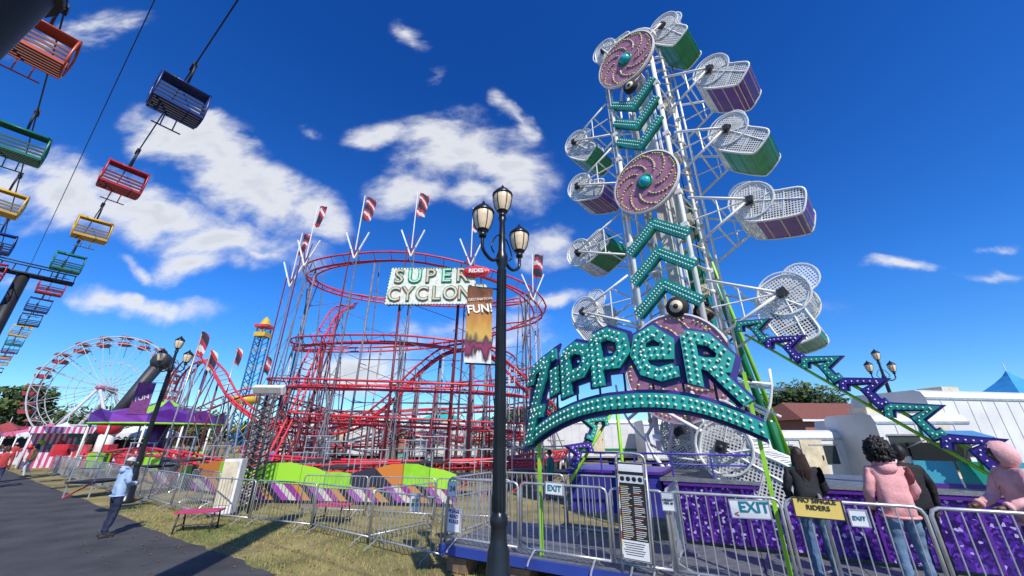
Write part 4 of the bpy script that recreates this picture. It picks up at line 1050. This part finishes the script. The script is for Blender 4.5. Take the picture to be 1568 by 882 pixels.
# ------------------------------------------------------------ people
def head(mb, c, s, yaw, pitch, skin, hairm, style):
    old = mb.M.copy(); mb.M = mb.M @ T(c) @ Matrix.Rotation(yaw, 4, 'Z') @ Matrix.Rotation(pitch, 4, 'X') @ Matrix.Diagonal((s, s, s, 1))
    n, k = 20, 14; vs = []
    for i in range(k+1):
        a = -math.pi/2+math.pi*i/k
        for j in range(n):
            t = 2*math.pi*j/n; x, y, z = math.cos(a)*math.cos(t), math.cos(a)*math.sin(t), math.sin(a)
            X, Y, Zz = x*.073, y*.093, z*.115
            if z < 0: X *= 1-.32*(-z)**1.3; Y *= 1-.12*(-z) if y > 0 else 1-.35*(-z)
            f = max(0, y)
            nose = math.exp(-((X/.012)**2)-(((Zz+.015)/.024)**2))*f*.022
            eye = -math.exp(-(((abs(X)-.03)/.014)**2)-(((Zz-.008)/.012)**2))*f*.008
            chin = math.exp(-((X/.03)**2)-(((Zz+.095)/.02)**2))*f*.012
            vs.append((X, Y+nose+eye+chin, Zz))
    fs = [(i*n+j, i*n+(j+1) % n, (i+1)*n+(j+1) % n, (i+1)*n+j) for i in range(k) for j in range(n)]
    mb.add(vs, fs, 0, None, True)
    for q in (-1, 1):
        mb.ball((q*.030, .080, .008), (.012, .008, .008), 5, 8, 5); mb.ball((q*.030, .0865, .008), (.005, .003, .005), 6, 6, 4)
        mb.ball((q*.074, -.005, -.005), (.009, .018, .028), 0, 8, 6)
    mb.ball((0, .086, -.052), (.022, .008, .006), 7, 8, 5)
    rr_ = random.Random(3)
    def shell(scale, zmin, yfront, low=0.0, nz=0.0, mi=4, N=24, K=14):
        vs = []; fs = []
        for i in range(K+1):
            a = -math.pi/2+math.pi*i/K
            for j in range(N):
                t = 2*math.pi*j/N; x, y, z = math.cos(a)*math.cos(t), math.cos(a)*math.sin(t), math.sin(a)
                d = 1+nz*noise.noise((x*4, y*4, z*4)) + nz*.6*noise.noise((x*11, y*11, z*11))
                vs.append((x*.073*scale*d, y*.093*scale*d-.004, z*.115*scale*d+.006))
        for i in range(K):
            for j in range(N):
                c_ = [vs[i*N+j], vs[(i+1)*N+(j+1) % N]]; yy = (c_[0][1]+c_[1][1])/2; zz = (c_[0][2]+c_[1][2])/2
                if zz < zmin+max(0, yy)*yfront: continue
                fs.append((i*N+j, i*N+(j+1) % N, (i+1)*N+(j+1) % N, (i+1)*N+j))
        mb.add(vs, fs, mi, None, True)
    if style == 'afro':
        old2 = mb.M.copy(); mb.M = mb.M @ T((0, -.014, .03)) @ Matrix.Diagonal((1.12, 1, .92, 1)); shell(1.75, -.15, 1.5, nz=.34, N=48, K=30); mb.M = old2
        for i in range(420):
            d = Vector((rr_.gauss(0, 1), rr_.gauss(0, 1), rr_.gauss(.35, 1))).normalized()
            if d.y > .35 and d.z < .5: continue
            if d.z < -.65: continue
            mb.ball((d.x*.145, d.y*.165-.014, d.z*.180+.03), rr_.uniform(.012, .024), 4, 5, 4)
    elif style == 'long':
        shell(1.1, -.06, 1.1, nz=.05)
        for i in range(44):
            t = math.pi+math.pi*(i/43)-.0; x, y = .079*math.cos(t), .09*math.sin(t)
            w_ = rr_.uniform(-.01, .01); l = rr_.uniform(.25, .34)
            mb.path([(x, y, .02), (x*1.12, y*1.05-.01, -.08), (x*1.25+w_, y*1.1-.02, -.18), (x*1.15+w_*2, y-.025, -l)], [.016, .018, .017, .006], 4, 5)
    elif style == 'short': shell(1.08, -.045, .75+.2, nz=.06)
    elif style == 'cap':
        shell(1.07, -.045, .9, nz=.04); shell(1.14, .035, .2, mi=8)
        mb.add([(.07*math.cos(a)*(1+.0), .07+0*a, .045) for a in (0, math.pi)]+[(.075*math.cos(a), .085+.075*math.sin(a), .035) for a in [math.pi-math.pi*i/8 for i in range(9)]], [tuple(range(11))], 8)
    elif style == 'hood':
        shell(1.08, -.04, .9, nz=.05)
        vs = []; N_, K_ = 24, 16
        for i in range(K_+1):
            a = -math.pi/2+math.pi*i/K_
            for j in range(N_):
                t = 2*math.pi*j/N_; x, y, z = math.cos(a)*math.cos(t), math.cos(a)*math.sin(t), math.sin(a)
                d = 1.0+.07*noise.noise((x*3, y*3, z*3))+.03*noise.noise((x*9, y*9, z*5)); vs.append((x*.112*d, y*.135*d-.016, z*.155*d-.004))
        fs = []
        for i in range(K_):
            for j in range(N_):
                q = vs[i*N_+j]
                if q[1] > .066 and abs(q[2]) < .115: continue
                fs.append((i*N_+j, i*N_+(j+1) % N_, (i+1)*N_+(j+1) % N_, (i+1)*N_+j))
        mb.add(vs, fs, 1, None, True)
    mb.M = old

def hand(mb, wr, d, palm_n, s, side, curl=.5):
    d = Vector(d).normalized(); pn = Vector(palm_n); pn = (pn-d*pn.dot(d)).normalized(); lat = d.cross(pn).normalized()*side
    wr = Vector(wr)
    mb.path([wr-d*.02, wr+d*.02, wr+d*.055*1, wr+d*.085], [.024*s, .030*s, .034*s, .028*s], 0, 10)
    for i in range(4):
        o = lat*(-.027+.018*i)*s; L_ = (.070, .080, .074, .058)[i]*s; b = wr+d*.075*s+o; pts = [b]; dd = d.copy(); p = b
        for q in range(3):
            p = p+dd*L_*(.45, .32, .23)[q]; pts.append(p); dd = (dd*math.cos(curl*.8)+pn*math.sin(curl*.8)).normalized()
        mb.path(pts, [.0095*s, .009*s, .008*s, .006*s], 0, 6)
    b = wr+d*.025*s-lat*.028*s; t = (d*.6-lat*.7+pn*.35).normalized(); mb.path([b, b+t*.035*s, b+t*.035*s+(d*.9+pn*.35).normalized()*.035*s], [.012*s, .011*s, .008*s], 0, 6)

def person(name, loc, yaw, h=1.7, top=(.1, .1, .1), pants=(.05, .08, .16), skin=(.35, .2, .13), hair=(.015, .01, .01), style='short', larm=None, rarm=None,
           lleg=None, rleg=None, hyaw=0, hpitch=0, lean=0.0, bulk=1.0, shoe=(.03, .03, .03), hat=(.4, .4, .42), lod=2, hoodie=False):
    s = h/1.7
    J = {'pel': (0, 0, .96), 'sp': (0, lean*.3, 1.14), 'ch': (0, lean*.7, 1.31), 'nk': (0, lean, 1.455), 'hd': (0, lean+.015, 1.53)}
    R_ = {'pel': .135*bulk, 'sp': .128*bulk, 'ch': .142*bulk, 'nk': .06, 'hd': .052}
    E = [('pel', 'sp', 1), ('sp', 'ch', 1), ('ch', 'nk', 1), ('nk', 'hd', 0)]
    for side, arm, leg, q in (('l', larm, lleg, -1), ('r', rarm, rleg, 1)):
        arm = arm or ((q*.245, -.02, 1.15), (q*.25, .05, .90)); leg = leg or ((q*.105, .02, .51), (q*.115, -.01, .085))
        J[side+'s'] = (q*.165, lean*.9, 1.385); R_[side+'s'] = .072*bulk
        J[side+'e'] = arm[0]; R_[side+'e'] = .052*bulk; J[side+'w'] = arm[1]; R_[side+'w'] = .038*bulk
        J[side+'h'] = (q*.09, 0, .88); R_[side+'h'] = .105; J[side+'k'] = leg[0]; R_[side+'k'] = .068
        J[side+'a'] = leg[1]; R_[side+'a'] = .05; a = leg[1]; J[side+'t'] = (a[0]+q*.02, a[1]+.15, a[2]-.045); R_[side+'t'] = .038
        E += [('ch', side+'s', 1), (side+'s', side+'e', 1), (side+'e', side+'w', 1), ('pel', side+'h', 2), (side+'h', side+'k', 2), (side+'k', side+'a', 2), (side+'a', side+'t', 3)]
    names = list(J); me = bpy.data.meshes.new('sk'); me.from_pydata([J[k] for k in names], [(names.index(a), names.index(b)) for a, b, _ in E], [])
    ob = bpy.data.objects.new('sk', me); scene.collection.objects.link(ob)
    md = ob.modifiers.new('s', 'SKIN'); md.use_smooth_shade = True
    for i, k in enumerate(names):
        sv_ = me.skin_vertices[0].data[i]; sv_.radius = (R_[k], R_[k]); sv_.use_root = (k == 'pel')
    sb = ob.modifiers.new('u', 'SUBSURF'); sb.levels = lod; sb.render_levels = lod
    dg = bpy.context.evaluated_depsgraph_get(); em = bpy.data.meshes.new_from_object(ob.evaluated_get(dg)); bpy.data.objects.remove(ob)
    seg = [(Vector(J[a]), Vector(J[b]), R_[a], R_[b], m_) for a, b, m_ in E]
    mb = MB(); mb.M = T(loc) @ Matrix.Rotation(yaw, 4, 'Z') @ Matrix.Diagonal((s, s, s, 1))
    vs = []
    for v in em.vertices:
        p = v.co.copy()
        if .8 < p.z < 1.5 and abs(p.x) < .2: p.y = (p.y-lean*.7)*.86+lean*.7
        nn_ = noise.noise((p.x*14, p.y*14, p.z*9))*.012+noise.noise((p.x*5, p.y*5, p.z*18))*.014
        if p.z < 1.46 and p.z > .1: p += v.normal*nn_
        vs.append(p)
    for pl in em.polygons:
        c = pl.center; best = None; bm2 = 9
        for a, b, ra, rb, m_ in seg:
            ab = b-a; t = max(0, min(1, (c-a).dot(ab)/ab.length_squared)); d = (c-(a+ab*t)).length-(ra*(1-t)+rb*t)
            if d < bm2: bm2 = d; best = m_
        if best == 2 and c.z > .86: best = 1
        if best == 1 and c.z < .85 and abs(c.x) < .17 and c.y < .3: best = 2
        mb.f.append(list(pl.vertices)); mb.m.append(best); mb.s.append(True)
    for p in vs: mb.v.append(mb.M @ p); mb.u.append((0, 0))
    mb.path([(.155*bulk*math.cos(a*math.pi/10), .125*bulk*math.sin(a*math.pi/10)+lean*.1, .865) for a in range(20)], .018, 1, 6, True)
    if hoodie:
        mb.ball((0, lean-.075, 1.44), (.115, .055, .075), 1, 14, 8)
        mb.path(catmull([(-.085, lean+.05, 1.45), (-.10, lean-.04, 1.49), (0, lean-.10, 1.50), (.10, lean-.04, 1.49), (.085, lean+.05, 1.45)], 5), .028, 1, 8)
    for side, q in (('l', -1), ('r', 1)):
        wr = Vector(J[side+'w']); el = Vector(J[side+'e']); d = (wr-el).normalized()
        mb.path([wr-d*.03, wr+d*.012], .043*bulk, 1, 10); hand(mb, wr+d*.02, d, (-q*.8, .5, 0), 1.0, q, .55)
        a = Vector(J[side+'a']); mb.path([a+Vector((0, -.07, -.055)), a+Vector((0, .02, -.05)), a+Vector((q*.01, .13, -.06)), a+Vector((q*.02, .19, -.062))], [.034, .044, .042, .026], 3, 8)
    head(mb, (0, lean+.022, 1.60), 1.0, hyaw, hpitch, skin, hair, style)
    def pm(tag, c, ro=.8): return mat(tag+'_%d_%d_%d' % tuple(int(q*255) for q in c), c, ro, 0, .25, 7, .35, 30)
    em_ = [pm('skin', skin, .5), pm('cloth', top), pm('denim', pants), pm('shoe', shoe), pm('hair', hair, .6), mat('eye_white', (.7, .7, .68), .2), mat('pupil', (.01, .01, .01), .2), mat('lip', (.3, .08, .07), .5), pm('hat', hat)]
    bpy.data.meshes.remove(em)
    return mb.obj(name, em_)
person('woman', (4.12, 5.85, PZ), RAD(-15), 1.62, (.012, .012, .016), (.08, .15, .27), (.3, .17, .11), (.03, .015, .01), 'long', bulk=1.15,
       larm=((-.25, .02, 1.15), (-.17, .20, 1.02)), rarm=((.25, .02, 1.15), (.17, .20, 1.02)))
person('woman', (4.92, 5.42, PZ), RAD(-20), 1.66, (.72, .34, .34), (.12, .20, .32), (.10, .05, .03), (.006, .005, .005), 'afro', bulk=1.22,
       larm=((-.26, .0, 1.14), (-.22, .16, .95)), rarm=((.26, .02, 1.15), (.2, .2, 1.02)), hyaw=-.2, hoodie=True,
       lleg=((-.11, .03, .51), (-.13, -.02, .085)), rleg=((.12, .07, .52), (.13, .06, .085)))
person('man', (5.55, 5.80, PZ), RAD(-10), 1.66, (.012, .012, .014), (.02, .02, .03), (.12, .06, .04), (.01, .008, .008), 'short', bulk=1.1)
person('woman', (5.95, 4.86, PZ), RAD(80), 1.68, (.72, .38, .38), (.05, .06, .10), (.12, .06, .04), (.01, .008, .008), 'hood', bulk=1.2,
       larm=((-.25, .16, 1.14), (-.2, .40, 1.06)), rarm=((.26, .12, 1.12), (.2, .36, 1.04)), lean=.06, hpitch=-.2, hyaw=-.7)
person('man', (-9.75, 10.4, .004), RAD(-25), 1.70, (.34, .47, .66), (.012, .018, .05), (.32, .2, .14), (.05, .04, .03), 'cap', bulk=1.15,
       larm=((-.26, .02, 1.15), (-.13, .22, 1.12)), rarm=((.26, .02, 1.15), (.12, .22, 1.12)), hpitch=-.25, hat=(.45, .48, .50), hoodie=True,
       lleg=((-.11, .05, .50), (-.12, .0, .085)), rleg=((.12, .03, .50), (.17, -.08, .085)))
cl = [(.5, .05, .05), (.6, .6, .6), (.05, .05, .06), (.1, .2, .5), (.3, .3, .32), (.5, .35, .1), (.03, .2, .15), (.4, .1, .25)]
for i, (x, y, a) in enumerate([(-24.2, 19.4, 1.0), (-24.9, 19.9, .9), (-26, 20.3, 1.3), (-30, 22, 2.0), (-32, 25.2, -1), (-35, 26.5, .5), (-38, 28, 2.4), (-41, 31, 0), (-37, 30, 1), (-44, 33, .7), (-47, 36, 2), (-50, 36, -1), (-43, 36.3, .3), (-29, 24.6, 2.6), (-55, 40, 1), (-58, 43, .4), (-33.5, 28.3, 3), (-34, 24, .3), (-40, 28.6, 2), (-45, 31.5, 1), (-46, 33.8, 0)]):
    st = .12 if i % 2 else 0
    person('man' if i % 2 else 'woman', (x, y, .004), a, R.uniform(1.6, 1.82), cl[i % 8], cl[(i*3+2) % 8] if i % 3 else (.04, .07, .15), [(.35, .2, .13), (.12, .06, .04)][i % 2], (.03, .02, .015), ['short', 'long', 'cap'][i % 3], lod=1,
           lleg=((-.11, .05+st, .52), (-.12, -.05+st, .085)), rleg=((.11, .05-st*.2, .5), (.12, -.08-st*.8, .10)))
for i, (x, y, a) in enumerate([(-13, 22, 0), (-3.5, 17, 2), (-14.4, 24, 1), (1.5, 16, 1)]):
    person('ride_attendant', (x, y, .004), a, 1.72, cl[(i+3) % 8], (.04, .06, .13), lod=1)
